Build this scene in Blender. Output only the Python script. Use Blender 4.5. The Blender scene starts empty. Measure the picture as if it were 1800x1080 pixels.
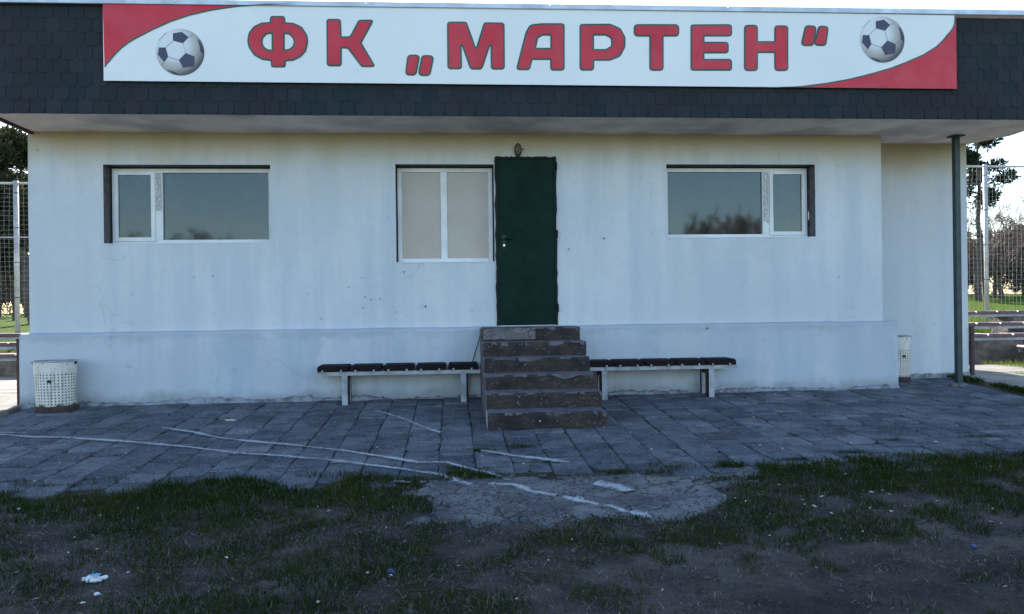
import bpy, bmesh, math, random
import numpy as np
from mathutils import Vector, Matrix
from mathutils.geometry import tessellate_polygon

random.seed(7); rng = np.random.default_rng(7)
sc = bpy.context.scene
COL = sc.collection

# ------------------------------------------------------------------ camera
FPX = 1350.0                                   # focal length in pixels of an 1800 px wide frame
YAW = math.atan((900 - 797) / FPX); ROLL = 0.0125
CAM = Vector((0.0, -9.8, 1.12))
FW = Vector((math.sin(YAW), math.cos(YAW), 0)); RT = Vector((math.cos(YAW), -math.sin(YAW), 0)); UP = Vector((0, 0, 1))
cam = bpy.data.cameras.new('camera'); cam_o = bpy.data.objects.new('camera', cam); COL.objects.link(cam_o)
cam.sensor_fit = 'HORIZONTAL'; cam.sensor_width = 36.0; cam.lens = 36.0 * FPX / 1800.0
cam.clip_start = 0.05; cam.clip_end = 3000.0
cr = RT * math.cos(ROLL) - UP * math.sin(ROLL); cu = RT * math.sin(ROLL) + UP * math.cos(ROLL)
M4 = Matrix((( cr.x, cu.x, -FW.x, CAM.x), (cr.y, cu.y, -FW.y, CAM.y), (cr.z, cu.z, -FW.z, CAM.z), (0, 0, 0, 1)))
cam_o.matrix_world = M4
sc.camera = cam_o

# ------------------------------------------------------------------ sky, sun, exposure
SUN_EL = math.radians(25.0); SUN_AZ = math.radians(-9.0)     # azimuth from +Y, negative = to the left
w = bpy.data.worlds.new('World'); sc.world = w; w.use_nodes = True
wn = w.node_tree; wn.nodes.clear()
sky = wn.nodes.new('ShaderNodeTexSky'); sky.sky_type = 'NISHITA'; sky.sun_disc = False
sky.sun_elevation = SUN_EL; sky.sun_rotation = SUN_AZ
sky.air_density = 1.0; sky.dust_density = 0.5; sky.ozone_density = 1.6
bg = wn.nodes.new('ShaderNodeBackground'); bg.inputs['Strength'].default_value = 0.12
wo = wn.nodes.new('ShaderNodeOutputWorld')
wn.links.new(sky.outputs[0], bg.inputs[0]); wn.links.new(bg.outputs[0], wo.inputs[0])
sl = bpy.data.lights.new('sun', 'SUN'); sl.energy = 5.0; sl.angle = math.radians(0.53); sl.color = (1.0, 0.94, 0.84)
so = bpy.data.objects.new('sun', sl); COL.objects.link(so)
sdir = Vector((math.sin(SUN_AZ) * math.cos(SUN_EL), math.cos(SUN_AZ) * math.cos(SUN_EL), math.sin(SUN_EL)))
so.rotation_euler = (-sdir).to_track_quat('-Z', 'Y').to_euler(); so.location = sdir * 60
vs = sc.view_settings
vs.view_transform = 'Standard'; vs.look = 'None'; vs.gamma = 1.0; vs.exposure = 1.75; vs.use_curve_mapping = False

# ------------------------------------------------------------------ measuring helper: a spot on the plane y = Y
def at(px, py, Y=0.0):
    u = px - 900.0; v = 540.0 - py
    a = u * math.cos(ROLL) + v * math.sin(ROLL); b = -u * math.sin(ROLL) + v * math.cos(ROLL)
    d = FW * FPX + RT * a + UP * b
    return CAM + d * ((Y - CAM.y) / d.y)

SLOPE = 0.0526
def sstep(a, b, t):
    t = np.clip((np.asarray(t, float) - a) / (b - a), 0, 1); return t * t * (3 - 2 * t)
def hash2(ix, iy, s):
    n = np.sin(ix * 127.1 + iy * 311.7 + s * 74.7) * 43758.5453
    return n - np.floor(n)
def vnoise(x, y, s=0.0):
    x = np.asarray(x, float); y = np.asarray(y, float)
    ix = np.floor(x); iy = np.floor(y); fx = x - ix; fy = y - iy
    fx = fx * fx * (3 - 2 * fx); fy = fy * fy * (3 - 2 * fy)
    a = hash2(ix, iy, s); b = hash2(ix + 1, iy, s); c = hash2(ix, iy + 1, s); d = hash2(ix + 1, iy + 1, s)
    return (a * (1 - fx) + b * fx) * (1 - fy) + (c * (1 - fx) + d * fx) * fy
def fbm(x, y, s=0.0, o=4):
    v = 0; a = .5; t = 0
    for i in range(o):
        v = v + a * vnoise(x * 2 ** i, y * 2 ** i, s + i * 3.1); t += a; a *= .5
    return v / t
TX0, TX1, TY0 = -5.12, 7.05, -3.90           # terrace extents
def plane_z(y):                               # the paved fall away from the building
    y = np.asarray(y, float)
    return np.where(y < 0, SLOPE * np.maximum(y, -16.0), 0.05 * np.minimum(y, 1.0))
def ap_margin(A, B):                          # how far inside the crumbled concrete patch a spot lies
    n = (fbm(A * 2.2, B * 2.2, 21) - .5) * .80 + (fbm(A * 8, B * 8, 22) - .5) * .30
    left = -.30 + n; right = 2.25 + n + (B + 3.9) * .55
    lo = -4.98 + .16 * np.abs(A - .75) ** 1.6 + n
    return np.minimum(np.minimum(A - left, right - A), np.minimum(B - lo, -3.74 + n * .2 - B))
def terr(x, y):
    x = np.asarray(x, float); y = np.asarray(y, float)
    z = plane_z(y)
    r = sstep(-2, 4, x)
    z = z + sstep(4.2, 8.2, y) * (0.50 + 0.12 * r) + sstep(8, 34, y) * (0.30 + 0.55 * r)
    front = sstep(-3.6, -4.1, y)
    bump = (fbm(x * 1.3, y * 1.3, 1) - .5) * .09 + (fbm(x * 6, y * 6, 5) - .5) * .05
    z = z + bump * front * sstep(-30, -12, y)
    z = z - 0.012 * front
    near = (np.abs(x - 1) < 3) & (y < -3) & (y > -6)
    z = z - np.where(near, .075 * sstep(-.04, .14, ap_margin(x, y)), 0)
    far = sstep(9, 20, y)
    z = z + (fbm(x * .25, y * .25, 9) - .5) * .35 * far
    ins = (x > -10) & (x < 14) & (y > TY0 + .02) & (y < 4.2)
    return np.where(ins, z - 0.075, z)
def tz(x, y): return float(terr(x, y))

# ------------------------------------------------------------------ mesh helpers
class MB:
    def __init__(s): s.v = []; s.f = []; s.m = []
    def add(s, vs, fs, mi=0):
        o = len(s.v); s.v += [tuple(p) for p in vs]; s.f += [tuple(i + o for i in f) for f in fs]; s.m += [mi] * len(fs); return s
    def box(s, x0, x1, y0, y1, z0, z1, mi=0):
        return s.add([(x0,y0,z0),(x1,y0,z0),(x1,y1,z0),(x0,y1,z0),(x0,y0,z1),(x1,y0,z1),(x1,y1,z1),(x0,y1,z1)],
                     [(0,3,2,1),(4,5,6,7),(0,1,5,4),(1,2,6,5),(2,3,7,6),(3,0,4,7)], mi)
    def tube(s, pts, rad, n=8, mi=0, cap=True):
        pts = [Vector(p) for p in pts]
        if not hasattr(rad, '__len__'): rad = [rad] * len(pts)
        rings = []; up = None
        for i, p in enumerate(pts):
            t = (pts[min(i+1, len(pts)-1)] - pts[max(i-1, 0)])
            t = t.normalized() if t.length > 1e-9 else Vector((0,0,1))
            if up is None:
                up = Vector((0,0,1)) if abs(t.z) < .9 else Vector((1,0,0))
            a = t.cross(up)
            if a.length < 1e-6: a = t.cross(Vector((0,1,0)))
            a.normalize(); b = a.cross(t); up = b
            rings.append([p + (a * math.cos(2*math.pi*k/n) + b * math.sin(2*math.pi*k/n)) * rad[i] for k in range(n)])
        vs = [q for r in rings for q in r]; fs = []
        for i in range(len(pts)-1):
            for k in range(n):
                fs.append((i*n+k, i*n+(k+1)%n, (i+1)*n+(k+1)%n, (i+1)*n+k))
        if cap:
            fs.append(tuple(range(n))[::-1]); fs.append(tuple((len(pts)-1)*n + k for k in range(n)))
        return s.add(vs, fs, mi)
    def beam(s, a, b, wx, wz, mi=0):
        a = Vector(a); b = Vector(b); t = (b-a).normalized()
        up = Vector((0,0,1)) if abs(t.z) < .95 else Vector((0,1,0))
        r = t.cross(up).normalized(); u = r.cross(t)
        vs = []
        for p in (a, b):
            for (i, j) in ((-1,-1),(1,-1),(1,1),(-1,1)): vs.append(p + r*i*wx/2 + u*j*wz/2)
        return s.add(vs, [(0,1,2,3),(7,6,5,4),(0,4,5,1),(1,5,6,2),(2,6,7,3),(3,7,4,0)], mi)
    def poly_slab(s, loops, yf, yb, mi=0):
        """loops of (x,z), first outer then holes; a plate between y=yf (front, toward -y) and y=yb"""
        ls = [[Vector((p[0], p[1], 0)) for p in l] for l in loops]
        flat = [p for l in ls for p in l]; tris = tessellate_polygon(ls)
        n = len(flat); vs = [(p.x, yf, p.y) for p in flat] + [(p.x, yb, p.y) for p in flat]
        fs = []
        for t in tris:
            a, b, c = (flat[i] for i in t)
            t = tuple(t) if (b-a).cross(c-a).z > 0 else tuple(t)[::-1]
            fs.append(t); fs.append(tuple(i + n for i in t[::-1]))
        o = 0
        for l in ls:
            k = len(l)
            for i in range(k): fs.append((o+i, o+(i+1)%k, n+o+(i+1)%k, n+o+i))
            o += k
        return s.add(vs, fs, mi)
    def mesh(s, name, mats):
        me = bpy.data.meshes.new(name); me.from_pydata(s.v, [], s.f); 
        if not isinstance(mats, (list, tuple)): mats = [mats]
        for m in mats: me.materials.append(m)
        if any(s.m): me.polygons.foreach_set('material_index', s.m)
        me.update(); return me
    def build(s, name, mats, parent=None, smooth=False, bevel=0.0, fix=True):
        me = s.mesh(name, mats)
        if fix or bevel:
            bm = bmesh.new(); bm.from_mesh(me)
            if bevel:
                bmesh.ops.bevel(bm, geom=[e for e in bm.edges if len(e.link_faces) == 2 and e.calc_face_angle(0) > .6],
                                offset=bevel, segments=2, affect='EDGES', profile=.5)
            bmesh.ops.recalc_face_normals(bm, faces=bm.faces); bm.to_mesh(me); bm.free()
        if smooth: me.polygons.foreach_set('use_smooth', [True] * len(me.polygons))
        o = bpy.data.objects.new(name, me); COL.objects.link(o)
        if parent is not None: adopt(o, parent)
        return o
def adopt(o, parent):
    """parent o keeping its world place (all parents here are only translated)"""
    o.parent = parent; p = parent; off = Vector((0,0,0))
    while p is not None: off += p.location; p = p.parent
    o.location = o.location - off
def tag(o, label=None, cat=None, group=None, kind=None):
    if label: o['label'] = label
    if cat: o['category'] = cat
    if group: o['group'] = group
    if kind: o['kind'] = kind
    return o
def thing(name, loc, label, cat, group=None):
    o = bpy.data.objects.new(name, None); COL.objects.link(o); o.location = loc; o.empty_display_size = .2
    return tag(o, label, cat, group)
def np_mesh(name, V, F, mat, smooth=False):
    me = bpy.data.meshes.new(name); V = np.asarray(V, np.float32); F = np.asarray(F, np.int32); k = F.shape[1]
    me.vertices.add(len(V)); me.vertices.foreach_set('co', V.ravel())
    me.loops.add(F.size); me.loops.foreach_set('vertex_index', F.ravel())
    me.polygons.add(len(F)); me.polygons.foreach_set('loop_start', np.arange(len(F), dtype=np.int32) * k)
    if smooth: me.polygons.foreach_set('use_smooth', np.ones(len(F), bool))
    me.update(calc_edges=True); me.validate(); me.materials.append(mat); return me

# ------------------------------------------------------------------ materials
def nt_new(name):
    m = bpy.data.materials.new(name); m.use_nodes = True; t = m.node_tree; t.nodes.clear()
    out = t.nodes.new('ShaderNodeOutputMaterial'); b = t.nodes.new('ShaderNodeBsdfPrincipled')
    t.links.new(b.outputs[0], out.inputs[0]); return m, t, b, out
class N:
    """tiny node writer"""
    def __init__(s, t): s.t = t
    def coord(s, kind='Object', rnd=False):
        tc = s.t.nodes.new('ShaderNodeTexCoord'); o = tc.outputs[kind]
        if rnd:
            oi = s.t.nodes.new('ShaderNodeObjectInfo'); mu = s.t.nodes.new('ShaderNodeVectorMath'); mu.operation = 'ADD'
            sc_ = s.t.nodes.new('ShaderNodeMath'); sc_.operation = 'MULTIPLY'; sc_.inputs[1].default_value = 37.0
            s.t.links.new(oi.outputs['Random'], sc_.inputs[0]); s.t.links.new(o, mu.inputs[0]); s.t.links.new(sc_.outputs[0], mu.inputs[1]); o = mu.outputs[0]
        return o
    def scale(s, v, xyz):
        m = s.t.nodes.new('ShaderNodeMapping'); m.inputs['Scale'].default_value = xyz; s.t.links.new(v, m.inputs[0]); return m.outputs[0]
    def noise(s, v, sc_, det=4, rough=.55, dist=0.0):
        n = s.t.nodes.new('ShaderNodeTexNoise'); n.inputs['Scale'].default_value = sc_; n.inputs['Detail'].default_value = det
        n.inputs['Roughness'].default_value = rough; n.inputs['Distortion'].default_value = dist; s.t.links.new(v, n.inputs['Vector']); return n.outputs[0]
    def voro(s, v, sc_, feat='F1', out='Distance'):
        n = s.t.nodes.new('ShaderNodeTexVoronoi'); n.feature = feat; n.inputs['Scale'].default_value = sc_; s.t.links.new(v, n.inputs['Vector']); return n.outputs[out]
    def ramp(s, v, a, b, c0=0.0, c1=1.0):
        n = s.t.nodes.new('ShaderNodeMapRange'); n.interpolation_type = 'SMOOTHSTEP'
        for i, q in enumerate((a, b, c0, c1)): n.inputs[1+i].default_value = q
        s.t.links.new(v, n.inputs[0]); return n.outputs[0]
    def math(s, op, a, b=None, clamp=False):
        n = s.t.nodes.new('ShaderNodeMath'); n.operation = op; n.use_clamp = clamp
        for i, q in enumerate((a, b)):
            if q is None: continue
            if isinstance(q, (int, float)): n.inputs[i].default_value = q
            else: s.t.links.new(q, n.inputs[i])
        return n.outputs[0]
    def sep(s, v):
        n = s.t.nodes.new('ShaderNodeSeparateXYZ'); s.t.links.new(v, n.inputs[0]); return n.outputs
    def mix(s, f, a, b, mode='MIX'):
        n = s.t.nodes.new('ShaderNodeMix'); n.data_type = 'RGBA'; n.blend_type = mode
        for i, q in ((0, f), (6, a), (7, b)):
            if isinstance(q, (int, float)): n.inputs[i].default_value = q
            elif isinstance(q, tuple): n.inputs[i].default_value = (*q[:3], 1)
            else: s.t.links.new(q, n.inputs[i])
        return n.outputs[2]
    def bump(s, h, b, strength=.3, dist=.01):
        n = s.t.nodes.new('ShaderNodeBump'); n.inputs['Strength'].default_value = strength; n.inputs['Distance'].default_value = dist
        s.t.links.new(h, n.inputs['Height']); s.t.links.new(n.outputs[0], b.inputs['Normal']); return n
    def rnd(s):
        return s.t.nodes.new('ShaderNodeObjectInfo').outputs['Random']
    def island(s):
        return s.t.nodes.new('ShaderNodeNewGeometry').outputs['Random Per Island']
    def link(s, a, b): s.t.links.new(a, b)
def simple(name, c0, c1=None, rough=.7, scale=8.0, bump=.15, bscale=60.0, bdist=.004, metal=0.0, spec=.5, rnd=False, det=5):
    m, t, b, o = nt_new(name); n = N(t); v = n.coord(rnd=rnd)
    c1 = c1 or tuple(q * .75 for q in c0)
    n.link(n.mix(n.ramp(n.noise(v, scale, det), .35, .68), c0, c1), b.inputs['Base Color'])
    r = n.ramp(n.noise(v, scale * 2.3, 3), .3, .7, max(rough - .08, .02), min(rough + .1, 1)); n.link(r, b.inputs['Roughness'])
    b.inputs['Metallic'].default_value = metal; b.inputs['Specular IOR Level'].default_value = spec
    if bump: n.bump(n.noise(v, bscale, 4), b, bump, bdist)
    return m
def mat_wall(name, base, plinth=False):
    m, t, b, o = nt_new(name); n = N(t); v = n.coord(); x, y, z = n.sep(v)
    big = n.noise(v, .55, 4); streak = n.noise(n.scale(v, (2.2, 2.2, .22)), 1.6, 5, .6); fine = n.noise(v, 9, 5)
    c = n.mix(n.ramp(streak, .36, .66, 0, .85), base, tuple(q * k for q, k in zip(base, (.80, .85, .90))))
    c = n.mix(n.ramp(big, .40, .62, 0, .65), c, tuple(q * k for q, k in zip(base, (.84, .86, .88))))
    c = n.mix(n.ramp(fine, .45, .75, 0, .22), c, tuple(q * .78 for q in base))
    # square roller patches of a second coat
    br = t.nodes.new('ShaderNodeTexBrick'); br.inputs['Scale'].default_value = 1.0; br.inputs['Mortar Size'].default_value = 0.0
    br.inputs['Brick Width'].default_value = .62; br.inputs['Row Height'].default_value = .9
    br.inputs['Color1'].default_value = (1,1,1,1); br.inputs['Color2'].default_value = (.86,.89,.93,1)
    sw = t.nodes.new('ShaderNodeCombineXYZ'); wob = n.math('MULTIPLY', n.noise(v, 3.0, 3), .25)
    n.link(n.math('ADD', x, wob), sw.inputs[0]); n.link(n.math('ADD', z, wob), sw.inputs[1]); n.link(sw.outputs[0], br.inputs['Vector'])
    c = n.mix(.85 if plinth else .40, c, br.outputs['Color'], 'MULTIPLY')
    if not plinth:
        # ochre tint below the roof joint: warm bounce light painted into the wall colour
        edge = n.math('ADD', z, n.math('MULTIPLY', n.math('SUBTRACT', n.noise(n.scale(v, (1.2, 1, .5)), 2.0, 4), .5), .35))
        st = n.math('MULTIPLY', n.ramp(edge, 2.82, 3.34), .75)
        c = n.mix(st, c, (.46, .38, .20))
    else:
        edge = n.math('ADD', z, n.math('MULTIPLY', n.math('SUBTRACT', n.noise(v, 4.5, 5), .5), .30))
        c = n.mix(n.ramp(edge, .17, .02, 0, .6), c, (.23, .23, .24))
        c = n.mix(n.math('MULTIPLY', n.ramp(edge, .74, .84), .35), c, (.36, .38, .42))
    n.link(c, b.inputs['Base Color']); b.inputs['Roughness'].default_value = .85; b.inputs['Specular IOR Level'].default_value = .25
    # trowel relief, hairline cracks and scuffs
    dv = t.nodes.new('ShaderNodeVectorMath'); dv.operation = 'ADD'; nz = t.nodes.new('ShaderNodeTexNoise'); nz.inputs['Scale'].default_value = 2.2; nz.inputs['Detail'].default_value = 5
    n.link(v, nz.inputs['Vector']); n.link(v, dv.inputs[0]); n.link(nz.outputs['Color'], dv.inputs[1])
    cr_ = n.voro(dv.outputs[0], .75, 'DISTANCE_TO_EDGE'); hair = n.math('MULTIPLY', n.ramp(cr_, .006, .0), n.ramp(n.noise(v, 1.3, 3), .52, .62))
    c = n.mix(n.math('MULTIPLY', hair, .14), c, (.20, .21, .23))
    scf = n.math('MULTIPLY', n.ramp(n.noise(n.scale(v, (1, 1, 1.8)), 6.5, 6, .7), .60, .72), n.ramp(n.noise(v, .9, 2), .46, .60))
    c = n.mix(n.math('MULTIPLY', scf, .60), c, (.30, .33, .38))
    c = n.mix(n.ramp(n.noise(v, 85, 3, .7), .56, .72, 0, .30), c, (.42, .45, .50))
    n.link(c, b.inputs['Base Color'])
    h = n.math('ADD', n.math('ADD', n.math('MULTIPLY', n.noise(v, 38, 5, .7), .6), n.math('MULTIPLY', n.noise(n.scale(v, (1, 1, 1.3)), 5.5, 4), .6)), n.noise(v, 1.6, 3))
    n.bump(n.math('SUBTRACT', h, n.math('MULTIPLY', hair, .5)), b, .6, .018)
    return m
def mat_glass(name='window_glass'):
    m, t, b, o = nt_new(name); t.nodes.remove(b); n = N(t)
    fr = t.nodes.new('ShaderNodeFresnel'); fr.inputs['IOR'].default_value = 1.55
    tr = t.nodes.new('ShaderNodeBsdfTransparent'); tr.inputs[0].default_value = (.55, .62, .60, 1)
    gl = t.nodes.new('ShaderNodeBsdfGlossy'); gl.inputs['Roughness'].default_value = .035; gl.inputs[0].default_value = (.80, .89, .96, 1)
    v = n.coord(); dust = n.noise(n.scale(v, (1, 1, .35)), 5, 5)
    df = t.nodes.new('ShaderNodeBsdfDiffuse'); df.inputs[0].default_value = (.35, .37, .38, 1)
    mx = t.nodes.new('ShaderNodeMixShader'); n.link(fr.outputs[0], mx.inputs[0]); n.link(tr.outputs[0], mx.inputs[1]); n.link(gl.outputs[0], mx.inputs[2])
    m2 = t.nodes.new('ShaderNodeMixShader'); n.link(n.ramp(dust, .42, .75, .01, .14), m2.inputs[0]); n.link(mx.outputs[0], m2.inputs[1]); n.link(df.outputs[0], m2.inputs[2])
    n.link(m2.outputs[0], o.inputs[0]); return m
M = {}
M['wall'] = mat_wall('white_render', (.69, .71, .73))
M['plinth'] = mat_wall('plinth_render', (.58, .62, .66), True)
M['glass'] = mat_glass()
M['pvc'] = simple('white_pvc', (.78, .79, .80), (.66, .67, .68), rough=.4, scale=3, bump=.05)
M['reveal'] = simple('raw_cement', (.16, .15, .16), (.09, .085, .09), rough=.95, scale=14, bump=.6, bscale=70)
M['soffit'] = simple('soffit_concrete', (.84, .74, .67), (.55, .48, .45), rough=.9, scale=1.7, bump=.4, bscale=24, bdist=.01)
def mat_shingle():
    m, t, b, o = nt_new('bitumen_shingle'); n = N(t); v = n.coord(rnd=True); rr = n.rnd(); gp = t.nodes.new('ShaderNodeNewGeometry').outputs['Position']
    c = n.mix(rr, (.022, .034, .040), (.036, .040, .050)); c = n.mix(n.ramp(n.noise(gp, 1.4, 4), .40, .65, 0, .6), c, (.030, .027, .034))
    c = n.mix(n.ramp(n.noise(v, 260, 3, .7), .55, .75, 0, .5), c, (.075, .085, .095))
    n.link(c, b.inputs['Base Color']); b.inputs['Roughness'].default_value = .95; b.inputs['Specular IOR Level'].default_value = .2
    n.bump(n.noise(v, 380, 3), b, .6, .002); return m
M['shingle'] = mat_shingle()
M['flash'] = simple('zinc_flashing', (.55, .58, .62), (.42, .45, .50), rough=.45, scale=4, bump=.1, metal=.6)
M['door'] = simple('green_door_paint', (.006, .026, .019), (.004, .018, .015), rough=.5, scale=2.6, bump=.5, bscale=3.2, bdist=.012, spec=.08)
M['doorframe'] = simple('green_frame_paint', (.007, .018, .016), (.012, .018, .018), rough=.7, scale=20, bump=.3, spec=.2)
M['dark_metal'] = simple('dark_metal', (.03, .03, .032), rough=.4, metal=.8)
M['bright_metal'] = simple('bright_metal', (.75, .75, .74), rough=.25, metal=.9)
M['curtain'] = simple('beige_blind', (.80, .68, .56), (.74, .63, .52), rough=.9, scale=1.2, bump=.1)
M['beige_pane'] = simple('obscured_pane', (.43, .385, .335), (.40, .36, .31), rough=.22, scale=1.1, bump=.0, spec=.35)
M['seat_wood'] = simple('dark_red_plank', (.014, .008, .011), (.010, .007, .009), rough=.75, scale=7, bump=.35, bscale=30, rnd=True, spec=.15)
M['sunlit_plank'] = simple('sunlit_red_plank', (.17, .09, .095), (.09, .05, .06), rough=.5, scale=6, bump=.3, bscale=30, rnd=True)  # lighter copy of the bench plank, sun glare put into its colour
M['white_steel'] = simple('painted_steel', (.40, .43, .47), (.24, .25, .27), rough=.5, scale=6, bump=.2)
M['rust_and_shade'] = simple('rusty_and_shaded_steel', (.06, .035, .03), (.025, .02, .022), rough=.8, scale=12, bump=.4)
M['redpost'] = simple('dark_red_steel', (.050, .018, .022), (.032, .014, .018), rough=.55, scale=6, bump=.2)
M['greenpost'] = simple('green_steel', (.024, .052, .056), (.018, .040, .046), rough=.5, scale=5, bump=.15)
M['tread'] = simple('worn_concrete', (.150, .140, .155), (.080, .074, .086), rough=.92, scale=6, bump=.7, bscale=40, bdist=.01)
def mat_aggregate():
    m, t, b, o = nt_new('exposed_aggregate'); n = N(t); v = n.coord()
    cells = n.voro(v, 34, 'F1', 'Color'); d = n.voro(v, 34)
    c = n.mix(n.ramp(n.noise(v, 5, 4), .35, .7), (.052, .040, .036), (.022, .018, .019))
    hs = t.nodes.new('ShaderNodeSeparateColor'); n.link(cells, hs.inputs[0])
    c = n.mix(n.math('MULTIPLY', n.ramp(hs.outputs[0], .62, .98), n.ramp(d, .60, .15)), c, (.115, .098, .090))
    c = n.mix(n.math('MULTIPLY', n.ramp(hs.outputs[1], .985, .992), n.ramp(d, .4, .2)), c, (.55, .54, .5))
    n.link(c, b.inputs['Base Color']); b.inputs['Roughness'].default_value = .92
    n.bump(n.math('ADD', n.math('MULTIPLY', d, -.8), n.noise(v, 12, 4)), b, .9, .016); return m
M['aggregate'] = mat_aggregate()
def mat_paver():
    m, t, b, o = nt_new('concrete_paver'); n = N(t); v = n.coord(rnd=True); r = n.math('FRACT', n.math('ADD', n.rnd(), n.island()))
    c = n.mix(r, (.215, .225, .250), (.100, .112, .136))
    c = n.mix(n.ramp(n.noise(v, 4.5, 5), .42, .70, 0, .75), c, (.050, .048, .056))
    gp = t.nodes.new('ShaderNodeNewGeometry').outputs['Position']        # stains that run over several slabs
    c = n.mix(n.ramp(n.noise(n.scale(gp, (1, 1.6, 1)), .9, 6, .6), .42, .68, 0, .60), c, (.055, .058, .072))
    c = n.mix(n.ramp(n.noise(gp, 5.5, 5, .65), .52, .74, 0, .6), c, (.155, .160, .175))
    c = n.mix(n.ramp(n.noise(n.scale(v, (1, .55, 1)), 60, 4, .7), .52, .68, 0, .65), c, (.30, .30, .31))
    c = n.mix(n.ramp(n.noise(v, 27, 5, .7), .54, .66, 0, .75), c, (.030, .032, .042))
    n.link(c, b.inputs['Base Color']); b.inputs['Roughness'].default_value = .92; b.inputs['Specular IOR Level'].default_value = .12
    n.bump(n.math('ADD', n.noise(v, 45, 5, .7), n.math('MULTIPLY', n.noise(v, 7, 3), 1.6)), b, .95, .016); return m
M['paver'] = mat_paver()
def mat_crumbled():
    m, t, b, o = nt_new('crumbled_concrete'); n = N(t); v = n.coord()
    c = n.mix(n.ramp(n.noise(v, 2.6, 5), .38, .66), (.200, .192, .195), (.100, .097, .104))
    wv = t.nodes.new('ShaderNodeVectorMath'); wv.operation = 'ADD'; nz = t.nodes.new('ShaderNodeTexNoise'); nz.inputs['Scale'].default_value = 5
    ms = t.nodes.new('ShaderNodeVectorMath'); ms.operation = 'SCALE'; ms.inputs['Scale'].default_value = .25
    n.link(v, nz.inputs['Vector']); n.link(nz.outputs['Color'], ms.inputs[0]); n.link(v, wv.inputs[0]); n.link(ms.outputs[0], wv.inputs[1])
    cr_ = n.voro(wv.outputs[0], 4.2, 'DISTANCE_TO_EDGE'); crack = n.math('MULTIPLY', n.ramp(cr_, .035, .0), n.ramp(n.noise(v, 1.7, 3), .40, .60))
    c = n.mix(crack, c, (.022, .020, .020))
    cells = n.voro(v, 38, 'F1', 'Color'); d = n.voro(v, 38); hs = t.nodes.new('ShaderNodeSeparateColor'); n.link(cells, hs.inputs[0])
    c = n.mix(n.math('MULTIPLY', n.ramp(hs.outputs[0], .72, .95), n.ramp(d, .5, .2)), c, (.24, .23, .22))
    c = n.mix(n.math('MULTIPLY', n.ramp(hs.outputs[1], .75, .95), n.ramp(d, .5, .2)), c, (.05, .048, .05))
    n.link(c, b.inputs['Base Color']); b.inputs['Roughness'].default_value = .93
    h = n.math('ADD', n.math('ADD', n.noise(v, 30, 5, .7), n.math('MULTIPLY', d, -.7)), n.math('MULTIPLY', crack, -1.2)); n.bump(h, b, .9, .018); return m
M['crumbled'] = mat_crumbled()
M['joint'] = simple('joint_soil', (.030, .030, .026), (.018, .022, .014), rough=1, scale=9, bump=.8, bscale=60, bdist=.01)
M['path'] = simple('path_concrete', (.24, .215, .185), (.16, .145, .125), rough=.92, scale=2.5, bump=.5, bscale=30, bdist=.01)
M['mortar'] = simple('base_mortar', (.30, .32, .35), (.13, .135, .15), rough=.95, scale=10, bump=.9, bscale=35, bdist=.015)
def mat_ground():
    m, t, b, o = nt_new('turf_soil'); n = N(t); v = n.coord()
    x, y, z = n.sep(v)
    dirt = n.mix(n.ramp(n.noise(v, 3.5, 6), .35, .7), (.150, .128, .112), (.070, .060, .055))
    dirt = n.mix(n.ramp(n.noise(v, 26, 6, .7), .50, .70, 0, .75), dirt, (.030, .027, .029))
    dirt = n.mix(n.ramp(n.noise(v, 75, 4), .54, .72, 0, .8), dirt, (.19, .175, .165))
    gr = n.mix(n.ramp(n.noise(v, 7, 5), .35, .7), (.050, .100, .010), (.100, .140, .018))
    near = n.mix(n.ramp(n.noise(v, 1.1, 5), .42, .62, 0, .55), dirt, (.034, .034, .027))
    c = n.mix(n.ramp(y, 3.5, 5.0), near, gr)
    c = n.mix(n.ramp(y, -10.5, -13), c, n.mix(n.ramp(n.noise(v, .8, 5), .35, .7), (.20, .18, .08), (.13, .15, .05)))
    n.link(c, b.inputs['Base Color']); b.inputs['Roughness'].default_value = 1; b.inputs['Specular IOR Level'].default_value = .02
    n.bump(n.noise(v, 45, 6, .7), b, .9, .03); return m
M['ground'] = mat_ground()
def mat_grass(name, cols, dry, dryfrac, trans=.25):
    m, t, b, o = nt_new(name); n = N(t); r = n.island(); v = n.coord()
    c = n.mix(r, cols[0], cols[1]); c = n.mix(n.ramp(n.noise(v, 2.0, 4), .4, .65, 0, .7), c, cols[2])
    wn_ = t.nodes.new('ShaderNodeTexWhiteNoise'); wn_.noise_dimensions = '1D'; n.link(r, wn_.inputs['W'])
    c = n.mix(n.ramp(wn_.outputs[0], 1 - dryfrac - .01, 1 - dryfrac), c, dry)
    n.link(c, b.inputs['Base Color']); b.inputs['Roughness'].default_value = .9; b.inputs['Specular IOR Level'].default_value = .03
    tl = t.nodes.new('ShaderNodeBsdfTranslucent'); n.link(c, tl.inputs[0]); mx = t.nodes.new('ShaderNodeMixShader'); mx.inputs[0].default_value = trans
    n.link(b.outputs[0], mx.inputs[1]); n.link(tl.outputs[0], mx.inputs[2]); n.link(mx.outputs[0], o.inputs[0]); return m
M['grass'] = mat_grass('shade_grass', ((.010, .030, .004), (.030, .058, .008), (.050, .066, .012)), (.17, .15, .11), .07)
M['thatch'] = mat_grass('dry_thatch', ((.19, .165, .145), (.085, .072, .066), (.10, .10, .06)), (.36, .33, .29), .12)
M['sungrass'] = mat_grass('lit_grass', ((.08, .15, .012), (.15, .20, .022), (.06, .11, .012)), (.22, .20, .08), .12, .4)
M['needle'] = mat_grass('pine_needles', ((.020, .035, .018), (.045, .060, .028), (.025, .04, .02)), (.08, .07, .04), .05, .2)
M['leafdark'] = mat_grass('evergreen_leaves', ((.030, .040, .022), (.06, .066, .034), (.035, .045, .022)), (.11, .09, .06), .10, .25)
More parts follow.
